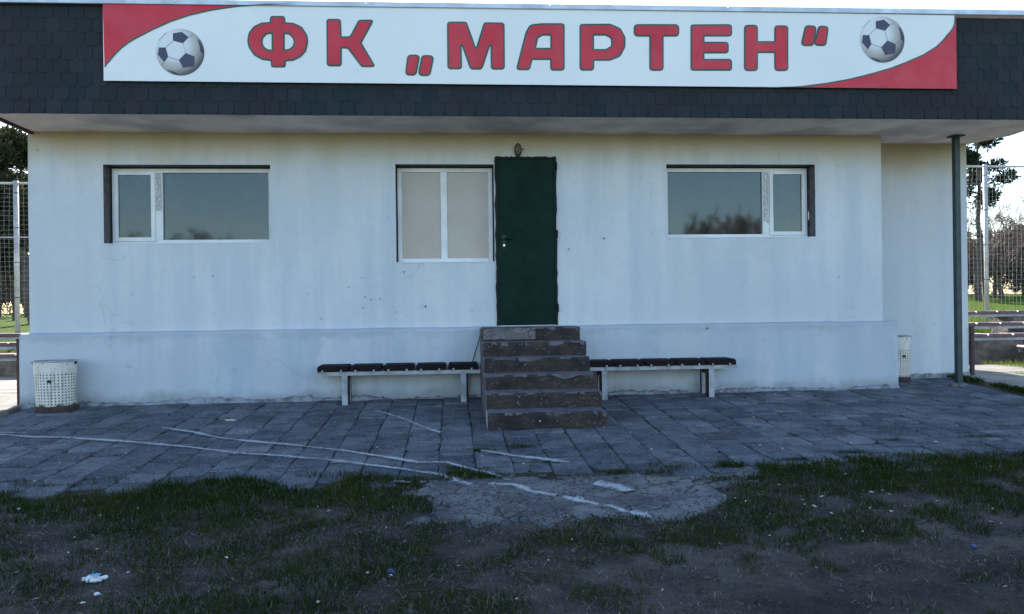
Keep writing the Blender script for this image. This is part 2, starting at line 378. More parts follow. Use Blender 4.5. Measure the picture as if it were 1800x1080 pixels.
M['bark'] = simple('bark', (.11, .085, .075), (.055, .043, .042), rough=.95, scale=5, bump=.8, bscale=22, bdist=.03)
M['twig'] = simple('twig', (.16, .115, .095), (.10, .075, .068), rough=.95, scale=3, bump=0)
M['galv'] = simple('galvanised_pipe', (.55, .55, .54), (.40, .40, .40), rough=.5, scale=4, bump=.1, metal=.2)
M['wire'] = simple('fence_wire', (.40, .38, .37), (.28, .27, .26), rough=.6, bump=0)
M['stone'] = simple('rough_stone', (.20, .155, .12), (.09, .072, .060), rough=.95, scale=4, bump=.9, bscale=14, bdist=.04)
M['banner'] = simple('banner_vinyl', (.86, .87, .87), (.80, .825, .84), rough=.5, scale=.8, bump=.25, bscale=3.5, bdist=.02)
M['red'] = simple('red_print', (.62, .018, .042), (.56, .016, .038), rough=.45, scale=2, bump=.03)
M['green'] = simple('green_print', (.012, .10, .075), (.010, .085, .065), rough=.45, scale=2, bump=.03)
M['navy'] = simple('ball_patch_print', (.045, .050, .10), (.035, .04, .08), rough=.45, scale=9, bump=.0)
M['seam'] = simple('seam_print', (.25, .26, .30), rough=.5, bump=0)
M['plastic_white'] = simple('white_plastic', (.75, .78, .80), (.62, .66, .70), rough=.35, scale=30, bump=.2)
M['plastic_cyan'] = simple('cyan_print', (.12, .45, .58), rough=.4, bump=0)
M['plastic_blue'] = simple('blue_plastic', (.02, .03, .16), (.02, .025, .10), rough=.5, bump=.0)
M['cream'] = simple('pale_scraps', (.62, .58, .48), (.5, .47, .4), rough=.7, bump=0)
M['cable'] = simple('black_cable', (.012, .012, .014), rough=.5, bump=0)
M['interior'] = simple('dim_room', (.16, .16, .16), rough=.9, bump=0)
M['purple'] = simple('dark_drip_board', (.055, .035, .055), (.035, .022, .035), rough=.7, scale=9, bump=.3)
def mat_chalk():
    m, t, b, o = nt_new('chalk_mark'); n = N(t); v = n.coord()
    b.inputs['Base Color'].default_value = (.50, .52, .54, 1); b.inputs['Roughness'].default_value = 1
    tr = t.nodes.new('ShaderNodeBsdfTransparent'); mx = t.nodes.new('ShaderNodeMixShader')
    uv = n.coord('UV'); ux, uy, _ = n.sep(uv)
    e = n.math('SUBTRACT', .9, n.math('ABSOLUTE', n.math('SUBTRACT', n.math('MULTIPLY', uy, 2.0), 1.0)))
    a = n.math('ADD', n.math('MULTIPLY', e, .45), n.math('SUBTRACT', n.math('ADD', n.math('MULTIPLY', n.noise(v, 34, 6, .75), 1.0), n.math('MULTIPLY', n.noise(v, 2.6, 3), .7)), .50))
    n.link(n.ramp(a, .40, .82, 0, .82), mx.inputs[0]); n.link(tr.outputs[0], mx.inputs[1]); n.link(b.outputs[0], mx.inputs[2]); n.link(mx.outputs[0], o.inputs[0]); return m
M['chalk'] = mat_chalk()
def mat_film():
    m, t, b, o = nt_new('protective_film'); n = N(t); v = n.coord()
    cells = n.noise(n.scale(v, (130, 1, 26)), 1.0, 3, .6)
    n.link(n.mix(n.ramp(cells, .47, .55), (.56, .57, .57), (.20, .21, .22)), b.inputs['Base Color']); b.inputs['Roughness'].default_value = .3; return m
M['film'] = mat_film()
def mat_bin():
    m, t, b, o = nt_new('perforated_white_sheet'); n = N(t); uv = n.coord('UV'); v = n.coord()
    sx, sy, _ = n.sep(uv)                                        # uv in metres round the drum and up it
    fx = n.math('SUBTRACT', n.math('FRACT', n.math('MULTIPLY', sx, 1/.037)), .5); fy = n.math('SUBTRACT', n.math('FRACT', n.math('MULTIPLY', sy, 1/.034)), .5)
    rr = n.math('ADD', n.math('MULTIPLY', fx, fx), n.math('MULTIPLY', n.math('MULTIPLY', fy, fy), .75))
    hole = n.math('LESS_THAN', rr, .048)
    band = n.math('MULTIPLY', n.math('GREATER_THAN', sy, .075), n.math('LESS_THAN', sy, .455))
    hole = n.math('MULTIPLY', hole, band)
    edge = n.math('ADD', sy, n.math('MULTIPLY', n.math('SUBTRACT', n.noise(v, 11, 4), .5), .12))
    c = n.mix(n.ramp(n.noise(v, 7, 5), .45, .7, 0, .5), (.68, .66, .60), (.45, .43, .38))
    c = n.mix(n.ramp(edge, .085, .055), c, (.045, .022, .022))
    c = n.mix(n.ramp(n.noise(v, 16, 5, .7), .60, .70, 0, .8), c, (.13, .075, .05))
    c = n.mix(n.ramp(n.noise(n.scale(v, (1, 1, .2)), 14, 4), .52, .7, 0, .5), c, (.30, .27, .22))
    n.link(c, b.inputs['Base Color']); b.inputs['Roughness'].default_value = .5
    tr = t.nodes.new('ShaderNodeBsdfTransparent'); mx = t.nodes.new('ShaderNodeMixShader')
    n.link(hole, mx.inputs[0]); n.link(b.outputs[0], mx.inputs[1]); n.link(tr.outputs[0], mx.inputs[2]); n.link(mx.outputs[0], o.inputs[0]); return m
M['bin'] = mat_bin()
def mat_ball():
    m, t, b, o = nt_new('ball_print'); n = N(t); uv = n.coord('UV'); x, y, _ = n.sep(uv)        # unit disc
    d = n.math('ADD', n.math('POWER', n.math('ADD', x, .28), 2.0), n.math('POWER', n.math('SUBTRACT', y, .30), 2.0))
    r = n.math('SQRT', d)
    c = n.mix(n.ramp(r, .45, 1.05), (.74, .77, .79), (.42, .40, .38)); c = n.mix(n.ramp(r, .95, 1.38), c, (.07, .065, .075))
    n.link(c, b.inputs['Base Color']); b.inputs['Roughness'].default_value = .45; return m
M['ball'] = mat_ball()
# ================================================================== SETTING: ground, terrace, paths
def spread(a, b, step): return list(np.arange(a, b, step))
gx = sorted(set(np.round([-900,-500,-300,-200,-140,-100,-75,-60] + spread(-50,-8,2.5) + spread(-8,9.6,.11) + spread(9.6,14,.5) + spread(14,50,2.0) + [52,60,75,100,140,200,300,500,900], 4)))
gy = sorted(set(np.round([-900,-500,-300,-200,-130,-90,-60,-45,-32,-24,-18,-14] + spread(-12,-9,.5) + spread(-9,-3.6,.09) + [-3.88,-3.2,-2,-1,0,1,2,3] + spread(3.6,9,.4) + spread(9,60,2.0) + [62,70,85,110,150,220,320,500,900], 4)))
X, Y = np.meshgrid(gx, gy); Z = terr(X, Y)
V = np.stack([X, Y, Z], -1).reshape(-1, 3); nx = len(gx); ny = len(gy)
I = (np.arange(ny - 1)[:, None] * nx + np.arange(nx - 1)[None]).ravel()
Fq = np.stack([I, I + 1, I + nx + 1, I + nx], -1)
g = bpy.data.objects.new('ground', np_mesh('ground', V, Fq, M['ground'], True)); COL.objects.link(g); tag(g, kind='structure')

# terrace: a bed of dark joint soil that carries the slabs
mb = MB()
ys = [TY0, -3, -2, -1, 0.0, .85]
for a, b in zip(ys[:-1], ys[1:]):
    za, zb = float(plane_z(a)) - .018, float(plane_z(b)) - .018
    mb.add([(TX0,a,za),(TX1,a,za),(TX1,b,zb),(TX0,b,zb)], [(0,1,2,3)])
terrace = mb.build('terrace', M['joint'], fix=False); tag(terrace, kind='structure')
PW, PL = .3085, .312
def paver_mesh(k, L, W=PW):
    r = random.Random(k); j = .006; hx, hy, th, bv = (W - j) / 2, (L - .024) / 2, .045, .008
    c = [(-hx,-hy),(hx,-hy),(hx,hy),(-hx,hy)]
    pts = []
    for i, (x, y) in enumerate(c):                        # now and then a corner is knocked off
        x += r.uniform(-.004,.004); y += r.uniform(-.006,.006)
        if r.random() < .30:
            q = r.uniform(.02,.07); sx, sy = (1 if x < 0 else -1), (1 if y < 0 else -1)
            a, b = (x, y + sy*q), (x + sx*q*r.uniform(.6,1.4), y)
            pts += [a, b] if i in (0, 2) else [b, a]
        else: pts.append((x, y))
    n = len(pts); vs = [(x, y, -th) for x, y in pts] + [(x, y, -bv) for x, y in pts]
    vs += [(x * (1 - bv / hx), y * (1 - bv / hy), r.uniform(-.0015,.0015)) for x, y in pts]
    fs = [tuple(range(2*n, 3*n))]
    for i in range(n):
        k2 = (i+1) % n; fs += [(i, k2, n+k2, n+i), (n+i, n+k2, 2*n+k2, 2*n+i)]
    return MB().add(vs, fs).mesh('paver', M['paver'])
full = [paver_mesh(k, PL) for k in range(12)]; half = [paver_mesh(40+k, PL*.52) for k in range(4)]
tilt = math.atan(SLOPE); npav = 0; spots = []
X0J = -.14 - PW * 17                                   # a joint runs through x = -.14
for ci in range(-1, 42):
    xa = X0J + ci * PW; xc = xa + PW / 2
    if xc - PW/2 < TX0 or xc + PW/2 > TX1: continue
    y = -.08 if xc < 5.84 else .72
    r = random.Random(ci * 13 + 5); first = True; off = (.5 if ci % 2 else 0.0)
    while y > TY0 + .06:
        short = first and off > .25
        L = (PL * .52 if short else PL) + r.uniform(-.006, .006)
        if y - L < TY0 - .14: break
        yc = y - L / 2; y -= L; first = False
        if .47 < xc < 1.45 and yc > -1.95: continue          # under the stairs
        if 1.6 > xc > .5 and yc < -3.72: continue             # broken away by the crumbled patch
        me = (half if short else full)[r.randrange(4 if short else 12)]; rz = r.choice((0, math.pi)) if not short else 0
        loose = 2.6 if yc < -3.2 else 1.0
        rx_ = (tilt if yc < 0 else .05) + r.uniform(-.009,.009) * loose
        mw = Matrix.Translation((xc + r.uniform(-.004,.004), yc, float(plane_z(yc)) + r.uniform(-.011,.003))) @ Matrix.Rotation(rx_, 4, 'X') @ Matrix.Rotation(r.uniform(-.012,.012) * loose, 4, 'Y') @ Matrix.Rotation(rz + r.uniform(-.012,.012), 4, 'Z')
        spots.append(((Vector((xc, yc, 0)) - CAM).length, me, mw))
spots.sort(key=lambda q: q[0])
for dist_, me, mw in spots[:296]:                        # the nearest slabs, one by one
    p = bpy.data.objects.new('paver', me); COL.objects.link(p); p.matrix_world = mw; p.parent = terrace; npav += 1
mb = MB()
for dist_, me, mw in spots[296:]:
    mb.add([mw @ v_.co for v_ in me.vertices], [tuple(p.vertices) for p in me.polygons])
tag(mb.build('rear_pavers', M['paver'], terrace, fix=False), kind='stuff')
print('slabs', len(spots))
# crumbled concrete patch in front of the stairs
def patch(name, outline_fn, x0, x1, y0, y1, st, hfn, mat, parent=None):
    xs = np.arange(x0, x1 + st, st); ysx = np.arange(y0, y1 + st, st); A, B = np.meshgrid(xs, ysx)
    C_ = hfn(A, B); V = np.stack([A, B, C_], -1).reshape(-1, 3); n1 = len(xs)
    keep = outline_fn(A, B); F = []
    for j in range(len(ysx) - 1):
        for i in range(n1 - 1):
            if keep[j, i] and keep[j, i+1] and keep[j+1, i] and keep[j+1, i+1]:
                k = j * n1 + i; F.append((k, k+1, k+n1+1, k+n1))
    me = np_mesh(name, V, F, mat, True); o = bpy.data.objects.new(name, me); COL.objects.link(o)
    if parent: adopt(o, parent)
    return o
def ap_out(A, B): return ap_margin(A, B) > 0
def ap_h(A, B):
    m_ = ap_margin(A, B)
    n = fbm(A * 3, B * 3, 31) * .030 + fbm(A * 16, B * 16, 33) * .026
    return plane_z(B) - .040 + n - .055 * sstep(.16, .0, m_) * (B < -3.9)
ap = patch('concrete_patch', ap_out, -.8, 3.0, -5.35, -3.6, .022, ap_h, M['crumbled'])
tag(ap, kind='structure')
# chalk marks
LINES = [([(-4.526,-1.77),(-4.108,-1.946),(-3.825,-1.979),(-3.066,-2.261),(-2.449,-2.538),(-1.966,-2.808),(-1.482,-2.985),(-.958,-3.238),(-.462,-3.529),(-.137,-3.734),(.116,-3.985)], .060),
 ([(.246,-3.968),(.424,-4.017),(.556,-4.209),(.767,-4.344),(.972,-4.565),(1.209,-4.739),(1.443,-4.892)], .065),
 ([(-3.013,-1.621),(-2.612,-1.886),(-2.275,-2.181),(-1.931,-2.366),(-1.466,-2.581),(-1.016,-2.83),(-.665,-3.076),(-.31,-3.347),(-.073,-3.373),(.178,-3.668)], .045),
 ([(.201,-3.67),(.412,-3.891)], .05), ([(-.902,-.936),(-.616,-1.337),(-.317,-1.909),(-.138,-2.199)], .06),
 ([(.226,-2.969),(.487,-3.203),(.763,-3.37),(.939,-3.484)], .05), ([(1.05,-4.038),(1.181,-4.143),(1.256,-4.283)], .12),
 ([(-.473,-3.90),(-.345,-3.91)], .07), ([(-1.96,-3.47),(-1.745,-3.442)], .03), ([(-5.0,-1.60),(-4.3,-1.72)], .03)]
for pts, wd in LINES:
    P2 = []
    for (a, b) in zip(pts[:-1], pts[1:]):
        n = max(2, int(math.dist(a, b) / .08))
        P2 += [(a[0] + (b[0]-a[0]) * k / n, a[1] + (b[1]-a[1]) * k / n) for k in range(n)]
    P2.append(pts[-1]); vs = []; fs = []; uvs = []
    for i, (x, y) in enumerate(P2):
        q = P2[min(i+1, len(P2)-1)]; p0 = P2[max(i-1, 0)]; dx, dy = q[0]-p0[0], q[1]-p0[1]; l = math.hypot(dx, dy); nxv, nyv = -dy/l, dx/l
        ww = wd * 1.25 * (1.0 + .8 * (float(vnoise(x * 5, y * 5, 3)) - .5)) * .75
        for s_ in (-1, 1):
            xx, yy = x + nxv*ww*s_, y + nyv*ww*s_
            zz = float(plane_z(yy)) + (.013 if yy < -3.1 else .009)
            if yy < -3.82 and -.35 < xx < 2.3: zz = max(float(ap_h(np.array([xx]), np.array([yy]))[0]) + .005, zz - .05)
            vs.append((xx, yy, zz)); uvs.append((i * .08, (s_ + 1) / 2))
        if i: fs.append((2*i-2, 2*i-1, 2*i+1, 2*i))
    o = MB().add(vs, fs).build('chalk_line', M['chalk'], terrace, fix=False)
    ul = o.data.uv_layers.new(name='UVMap')
    for lp in o.data.loops: ul.data[lp.index].uv = uvs[lp.vertex_index]
# concrete side paths, a step past the terrace
def slab_path(name, x0, x1, y0, y1, step, dz):
    mb = MB(); y = y0
    k = 0
    while y < y1 - .01:
        yb = min(y + step, y1); r = random.Random(k + int(x0*10)); k += 1
        zs = [float(plane_z(y)) + dz + r.uniform(-.006,.006), float(plane_z(yb - .012)) + dz + r.uniform(-.006,.006)]
        mb.add([(x0,y,zs[0]-.1),(x1,y,zs[0]-.1),(x1,yb-.012,zs[1]-.1),(x0,yb-.012,zs[1]-.1),(x0,y,zs[0]),(x1,y,zs[0]),(x1,yb-.012,zs[1]),(x0,yb-.012,zs[1])],
               [(4,5,6,7),(0,1,5,4),(1,2,6,5),(2,3,7,6),(3,0,4,7)]); y = yb
    o = mb.build(name, M['path'], bevel=.006); return tag(o, kind='structure')

slab_path('path', -10.0, -5.20, -1.15, 3.9, 1.05, .012)
slab_path('path', 7.27, 13.8, -1.7, 2.35, 1.35, .012)
mb = MB().beam((-5.15,-3.8,-.215),(-5.15,-.55,-.03),.07,.09); tag(mb.build('kerb', M['path'], bevel=.008), kind='structure')

# ================================================================== CLUBHOUSE
club = thing('clubhouse', (1.1, 2.2, 0), 'white rendered flat-roofed clubhouse with dark shingled fascia', 'building')
XL, XR, XW = -5.16, 5.687, 7.44
OPEN = [(-4.275,-2.262,1.955,2.935), (-.712,.535,1.695,2.946), (2.782,4.778,1.988,2.950), (.562,1.325,.885,3.030)]
DEPTH = .20
def wall_mesh():
    mb = MB()
    xs = sorted(set([XL, XR] + [q for o in OPEN for q in o[:2]])); zs = sorted(set([-.15, 3.40] + [q for o in OPEN for q in o[2:]]))
    def fill(l, st):
        r = [l[0]]
        for a, b in zip(l[:-1], l[1:]):
            n = max(1, int((b - a) / st)); r += [a + (b-a) * k / n for k in range(1, n+1)]
        return r
    xs = fill(xs, .35); zs = fill(zs, .35)
    def inside(x, z): return any(o[0] < x < o[1] and o[2] < z < o[3] for o in OPEN)
    def yy(x, z):
        on = any(o[0]-1e-6 <= x <= o[1]+1e-6 and o[2]-1e-6 <= z <= o[3]+1e-6 for o in OPEN)
        return 0 if on else (float(fbm(x * .9, z * .9, 71)) - .5) * .022
    idx = {}; vs = []
    for i, x in enumerate(xs):
        for j, z in enumerate(zs): idx[i, j] = len(vs); vs.append((x, yy(x, z), z))
    fs = []
    for i in range(len(xs)-1):
        for j in range(len(zs)-1):
            if not inside((xs[i]+xs[i+1])/2, (zs[j]+zs[j+1])/2): fs.append((idx[i,j], idx[i+1,j], idx[i+1,j+1], idx[i,j+1]))
    mb.add(vs, fs)
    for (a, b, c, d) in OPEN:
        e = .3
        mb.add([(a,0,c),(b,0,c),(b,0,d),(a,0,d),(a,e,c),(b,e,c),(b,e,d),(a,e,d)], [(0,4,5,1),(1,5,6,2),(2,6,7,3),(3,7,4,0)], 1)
    # sides, back and return
    mb.add([(XL,0,-.15),(XL,5,-.15),(XL,5,3.40),(XL,0,3.40)], [(0,3,2,1)])
    mb.add([(XL,5,-.15),(XW,5,-.15),(XW,5,3.40),(XL,5,3.40)], [(0,3,2,1)])
    mb.add([(XR,0,-.15),(XR,.8,-.15),(XR,.8,3.40),(XR,0,3.40)], [(0,1,2,3)])
    return mb
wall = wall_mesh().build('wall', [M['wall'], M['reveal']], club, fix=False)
mb = MB()
nx_ = 8
for i in range(nx_):
    a = XR - .05 + (XW - XR + .05) * i / nx_; b = XR - .05 + (XW - XR + .05) * (i + 1) / nx_
    for j in range(8):
        c = -.15 + 3.62 * j / 8; d = -.15 + 3.62 * (j + 1) / 8
        f = lambda x, z: .8 + (float(fbm(x * .9, z * .9, 73)) - .5) * .02
        mb.add([(a,f(a,c),c),(b,f(b,c),c),(b,f(b,d),d),(a,f(a,d),d)], [(0,1,2,3)])
mb.add([(XW,.8,-.15),(XW,5,-.15),(XW,5,3.47),(XW,.8,3.47)], [(0,1,2,3)])
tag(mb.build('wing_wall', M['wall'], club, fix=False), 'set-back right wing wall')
# the dim room behind the glass
mb = MB(); mb.box(XL + .02, XR - .02, .32, 3.2, .6, 3.30); o = mb.build('room', M['interior'], club)
bm = bmesh.new(); bm.from_mesh(o.data); bmesh.ops.delete(bm, geom=[f for f in bm.faces if f.normal.y < -.9], context='FACES'); bmesh.ops.reverse_faces(bm, faces=bm.faces); bm.to_mesh(o.data); bm.free()
# plinth with a worn sloping top
mb = MB(); xs = np.linspace(XL - .075, 5.83, 64)
prof = [(-.10, -.15), (-.10, .30), (-.098, .60), (-.092, .838), (-.070, .862), (0.004, .878)]
vs = []; 
for x in xs:
    for (py, pz) in prof:
        q = (float(fbm(x * 2.5, pz * 3, 81)) - .5)
        vs.append((x, py + q * .012, pz + (q * .022 if pz > .8 else 0)))
k = len(prof); fs = [(i*k+j, (i+1)*k+j, (i+1)*k+j+1, i*k+j+1) for i in range(len(xs)-1) for j in range(k-1)]
e = len(vs); vs += [(xs[-1], .0, -.15), (xs[-1], .0, .862), (xs[0], .5, -.15), (xs[0], .5, .862)]
last = (len(xs)-1)*k
fs += [(last, e, e+1, last+k-2, last+k-3, last+2, last+1), (0, 1, 2, 3, 4, e+3, e+2)]
mb.add(vs, fs); mb.build('plinth', M['plinth'], club)
# ragged mortar left along the foot of the wall
mb = MB(); vs = []; xs = np.arange(-5.2, 5.84, .035)
for x in xs:
    h = .012 + .085 * max(0, float(fbm(x * 1.6, 2, 91)) - .28) + .03 * (random.random() - .5); o_ = .012 + .03 * float(fbm(x * 4, 7, 92))
    zg = float(plane_z(-.12))
    vs += [(x, -.115 - o_ - .02, zg - .03), (x, -.112 - o_, zg + h * .55), (x, -.104, zg + h)]
fs = [(i*3+j, (i+1)*3+j, (i+1)*3+j+1, i*3+j+1) for i in range(len(xs)-1) for j in range(2)]
mb.add(vs, fs).build('base_mortar', M['mortar'], club, fix=False)
mb = MB(); vs = []; xs = np.arange(5.9, 7.46, .035)
for x in xs:
    h = .03 + .06 * max(0, float(fbm(x * 1.6, 2, 95)) - .28) + .02 * (random.random() - .5); zg = .04
    vs += [(x, .755, zg - .05), (x, .765, zg + h * .55), (x, .785, zg + h)]
fs = [(i*3+j, (i+1)*3+j, (i+1)*3+j+1, i*3+j+1) for i in range(len(xs)-1) for j in range(2)]
mb.add(vs, fs).build('base_mortar', M['mortar'], club, fix=False)
# paint chips and nicks
chips = [(1062,419,6),(748,539,6),(652,527,3),(642,522,3),(613,505,3),(668,526,3),(710,478,3),(638,541,3),(340,487,3),(374,485,3),(1475,487,2),(565,561,3),(1244,578,4),(920,262,4),(65,264,3),(1000,438,3)]
mb = MB()
for (px, py, s_) in chips:
    c = at(px, py, -.012 if py < 575 else -.115); yb_ = c.y; n = 7; s_ = s_ * .0034
    vs = [(c.x + math.cos(t * 2 * math.pi / n) * s_ * random.uniform(.5,1.2), yb_ - .002, c.z + math.sin(t * 2 * math.pi / n) * s_ * random.uniform(.5,1.3)) for t in range(n)]
    vs += [(x, yb_ + .012, z) for (x, y, z) in vs]
    mb.add(vs, [tuple(range(n))] + [(i, (i+1)%n, n+(i+1)%n, n+i) for i in range(n)])
mb.build('paint_chips', simple('chipped_render', (.26,.27,.29), (.16,.165,.18), rough=.95), club)
# roof slab: soffit profile drawn along x
RX0, RX1 = -5.165, 7.49
prof = [(-.88,3.345),(-.40,3.338),(0,3.335),(.8,3.402),(5.12,3.402),(5.12,4.56),(-.88,4.56)]
mb = MB(); vs = []; nxs = 40
for i in range(nxs + 1):
    x = RX0 + (RX1 - RX0) * i / nxs
    for j, (py, pz) in enumerate(prof): vs.append((x, py, pz + ((float(fbm(x * 1.1, py * 2, 61)) - .5) * .02 if j < 3 else 0)))
k = len(prof); fs = [(i*k+j, (i+1)*k+j, (i+1)*k+(j+1)%k, i*k+(j+1)%k) for i in range(nxs) for j in range(k)]
fs += [tuple(range(k)), tuple(nxs*k + j for j in range(k))]
roof = mb.add(vs, fs).build('roof', M['soffit'], club)
MB().beam((RX0+.05, .02, 3.325), (RX0+.05, -.86, 3.332), .045, .04).build('drip_board', M['purple'], roof)
fascia = MB().box(RX0, RX1, -.90, -.882, 3.338, 4.56).box(RX0-.012, RX0-.001, -.90, 5.12, 3.345, 4.56).build('fascia', M['shingle'], club)
# shingles: rounded tabs, three full courses below the banner, and the courses to its sides
TW, TE = .170, .152
def tab(k):
    r = random.Random(k); n = 7; w_ = TW/2 - .0015 - r.uniform(0,.002); h = .215; rr = .055
    pts = [(-w_, h), (w_, h), (w_, rr)]
    for i in range(1, n): t = math.pi * i / n / 2; pts.append((w_ - rr + rr * math.cos(t), rr - rr * math.sin(t)))
    for i in range(1, n): t = math.pi * i / n / 2; pts.append((-w_ + rr - rr * math.sin(t), rr - rr * math.cos(t)))
    pts.append((-w_, rr)); m_ = len(pts); lift = r.uniform(.003,.008)
    f = lambda z: -.003 - lift * (1 - z / h)
    vs = [(x, f(z), z) for x, z in pts] + [(x, f(z) + .005, z) for x, z in pts]
    fs = [tuple(range(m_))[::-1]] + [(i, (i+1)%m_, m_+(i+1)%m_, m_+i) for i in range(m_)]
    return MB().add(vs, fs).mesh('shingle', M['shingle'])
tabs = [tab(k) for k in range(6)]; nsh = 0
BX0, BX1, BZ0, BZ1 = -3.840, 6.100, 3.690, 4.578
for row in range(8):
    z = 3.330 + row * TE
    n = int((RX1 - RX0) / TW)
    for i in range(n + 1):
        x = RX0 + TW/2 + i * TW + (TW/2 if row % 2 else 0)
        if x + TW/2 > RX1 + .02: continue
        if row >= 3 and BX0 + .06 < x < BX1 - .06: continue
        s_ = bpy.data.objects.new('shingle', random.choice(tabs)); hh = z + .215 > 4.57
        s_.location = (x, -.901, z + random.uniform(-.003,.003)); s_.rotation_euler = (0, random.uniform(-.008,.008), 0)
        if hh: s_.scale = (1, 1, (4.57 - z) / .215)
        COL.objects.link(s_); adopt(s_, fascia); nsh += 1
# zinc flashing along the roof edge, in lengths
zl = lambda x: 4.548 + (x + 5.16) / 12.6 * .055
segs = np.linspace(RX0 - .02, RX1 + .02, 7)
for a, b in zip(segs[:-1], segs[1:]):
    mb = MB(); y0, y1 = -.958, -.60
    A, B = zl(a), zl(b)
    mb.add([(a,y0,A),(b,y0,B),(b,y0-.012,B-.012),(a,y0-.012,A-.012),(a,y0,A+.052),(b-.004,y0,B+.052),(b-.004,y1,B+.068),(a,y1,A+.068),
            (a,y1,A-.0),(b-.004,y1,B-.0)],
           [(3,2,1,0),(0,1,5,4),(4,5,6,7),(7,6,9,8),(0,4,7,8),(1,9,6,5),(0,8,9,1)])
    mb.build('flashing', M['flash'], roof)
# ---- windows
def win_rect(mb, a, b, c, d, y0, y1, mi=0): mb.box(a, b, y0, y1, c, d, mi)
def frame_bars(x0, x1, z0, z1, wd, y0, y1, wt=None, wb=None):
    wt = wt or wd; wb = wb or wd
    mb = MB(); mb.box(x0, x0+wd, y0, y1, z0, z1); mb.box(x1-wd, x1, y0, y1, z0, z1)
    mb.box(x0+wd, x1-wd, y0, y1, z1-wt, z1); mb.box(x0+wd, x1-wd, y0, y1, z0, z0+wb); return mb
def window(op, label, mull, sash_side, film=True):
    a, b, c, d = op; gap = .028
    # a parent mesh: the outer frame is the window itself
    fx0 = a + (.012 if sash_side != 'L' else .03); fx1 = b - (.012 if sash_side != 'R' else .03)
    yf, yb = DEPTH - .03, DEPTH + .04
    z0, z1 = c + .012, d - .018
    win = frame_bars(fx0, fx1, z0, z1, .052, yf, yb).build('window', M['pvc'], club, bevel=.004); tag(win, label)
    MB().box(mull[0], mull[1], yf - .002, yb - .002, z0 + .0525, z1 - .0525).build('mullion', M['pvc'], win, bevel=.003)
    def pane(x0, x1, zz0, zz1, y): return MB().box(x0, x1, y, y + .006, zz0, zz1).build('pane', M['glass' if sash_side else 'beige_pane'], win)
    def sash(x0, x1):
        frame_bars(x0, x1, z0 + .035, z1 - .035, .050, yf - .018, yf + .03).build('sash', M['pvc'], win, bevel=.004)
        pane(x0 + .048, x1 - .048, z0 + .083, z1 - .083, yf + .006)
    if sash_side == 'L': sash(fx0 + .028, mull[0] + .008); pane(mull[1] - .004, fx1 - .050, z0 + .050, z1 - .050, yf + .03)
    elif sash_side == 'R': sash(mull[1] - .008, fx1 - .028); pane(fx0 + .050, mull[0] + .004, z0 + .050, z1 - .050, yf + .03)
    else: pane(fx0 + .050, mull[0] + .004, z0 + .050, z1 - .050, yf + .02); pane(mull[1] - .004, fx1 - .050, z0 + .050, z1 - .050, yf + .02)
    # thin skim sill in the opening
    mb = MB(); n = 24; vs = []
    for i in range(n + 1):
        x = a + (b - a) * i / n; q = random.uniform(-.006,.006)
        vs += [(x, -.004 + q, c - .004), (x, -.004 + q, c + .010 + q * .6), (x, yf + .001, c + .016)]
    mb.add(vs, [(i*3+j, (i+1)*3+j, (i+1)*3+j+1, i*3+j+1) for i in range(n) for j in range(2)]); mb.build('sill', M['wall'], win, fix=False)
    return win, yf, z0, z1
m1 = (at(272,350,.17).x, at(286,350,.17).x)
w1, yf, z0, z1 = window(OPEN[0], 'wide window with narrow opening sash on its left', m1, 'L')
mb = MB().box(m1[0] + .016, m1[1] - .012, yf - .0045, yf - .003, at(276,371,.17).z, z1 - .058); mb.build('protective_film', M['film'], w1)
# torn bits of tape and film round the frame
def torn(win, spots, mat='pvc'):
    for (px, py, sx, sz) in spots:
        c = at(px, py, .11); n = 6
        vs = [(c.x + sx * math.cos(k * 2 * math.pi / n) * random.uniform(.6,1.2), c.y - .004 * (k % 2), c.z + sz * math.sin(k * 2 * math.pi / n) * random.uniform(.5,1.3)) for k in range(n)]
        vs += [(x, y + .003, z) for x, y, z in vs]
        MB().add(vs, [tuple(range(n)), tuple(range(2*n-1, n-1, -1))] + [(i, (i+1)%n, n+(i+1)%n, n+i) for i in range(n)]).build('torn_film', M[mat], win)
torn(w1, [(475,363,.012,.05),(476,395,.014,.06),(286,427,.035,.016),(395,427,.03,.014),(411,428,.02,.012),(202,430,.03,.015)])
m3 = (at(1340,350,.17).x, at(1353,350,.17).x)
w3, yf, z0, z1 = window(OPEN[2], 'wide window with narrow opening sash on its right', m3, 'R')
for q in (.012, .052):
    MB().box(m3[0] + q, m3[0] + q + .032, yf - .0045 - q * .02, yf - .003, at(1345,388 + q * 90,.17).z, z1 - .058).build('protective_film', M['film'], w3)
torn(w3, [(1346,417,.035,.02),(1421,380,.012,.06),(1411,418,.02,.01)])
m2 = (at(775,380,.17).x, at(786,380,.17).x)
w2, yf, z0, z1 = window(OPEN[1], 'two-pane window with opaque beige panes beside the door', m2, None)
# ---- door
a, b, c, d = OPEN[3]
door = MB().box(a + .022, b - .022, -.012, .030, c + .006, d - .020).build('door', M['door'], club, bevel=.004)
tag(door, 'plain dark green metal door')
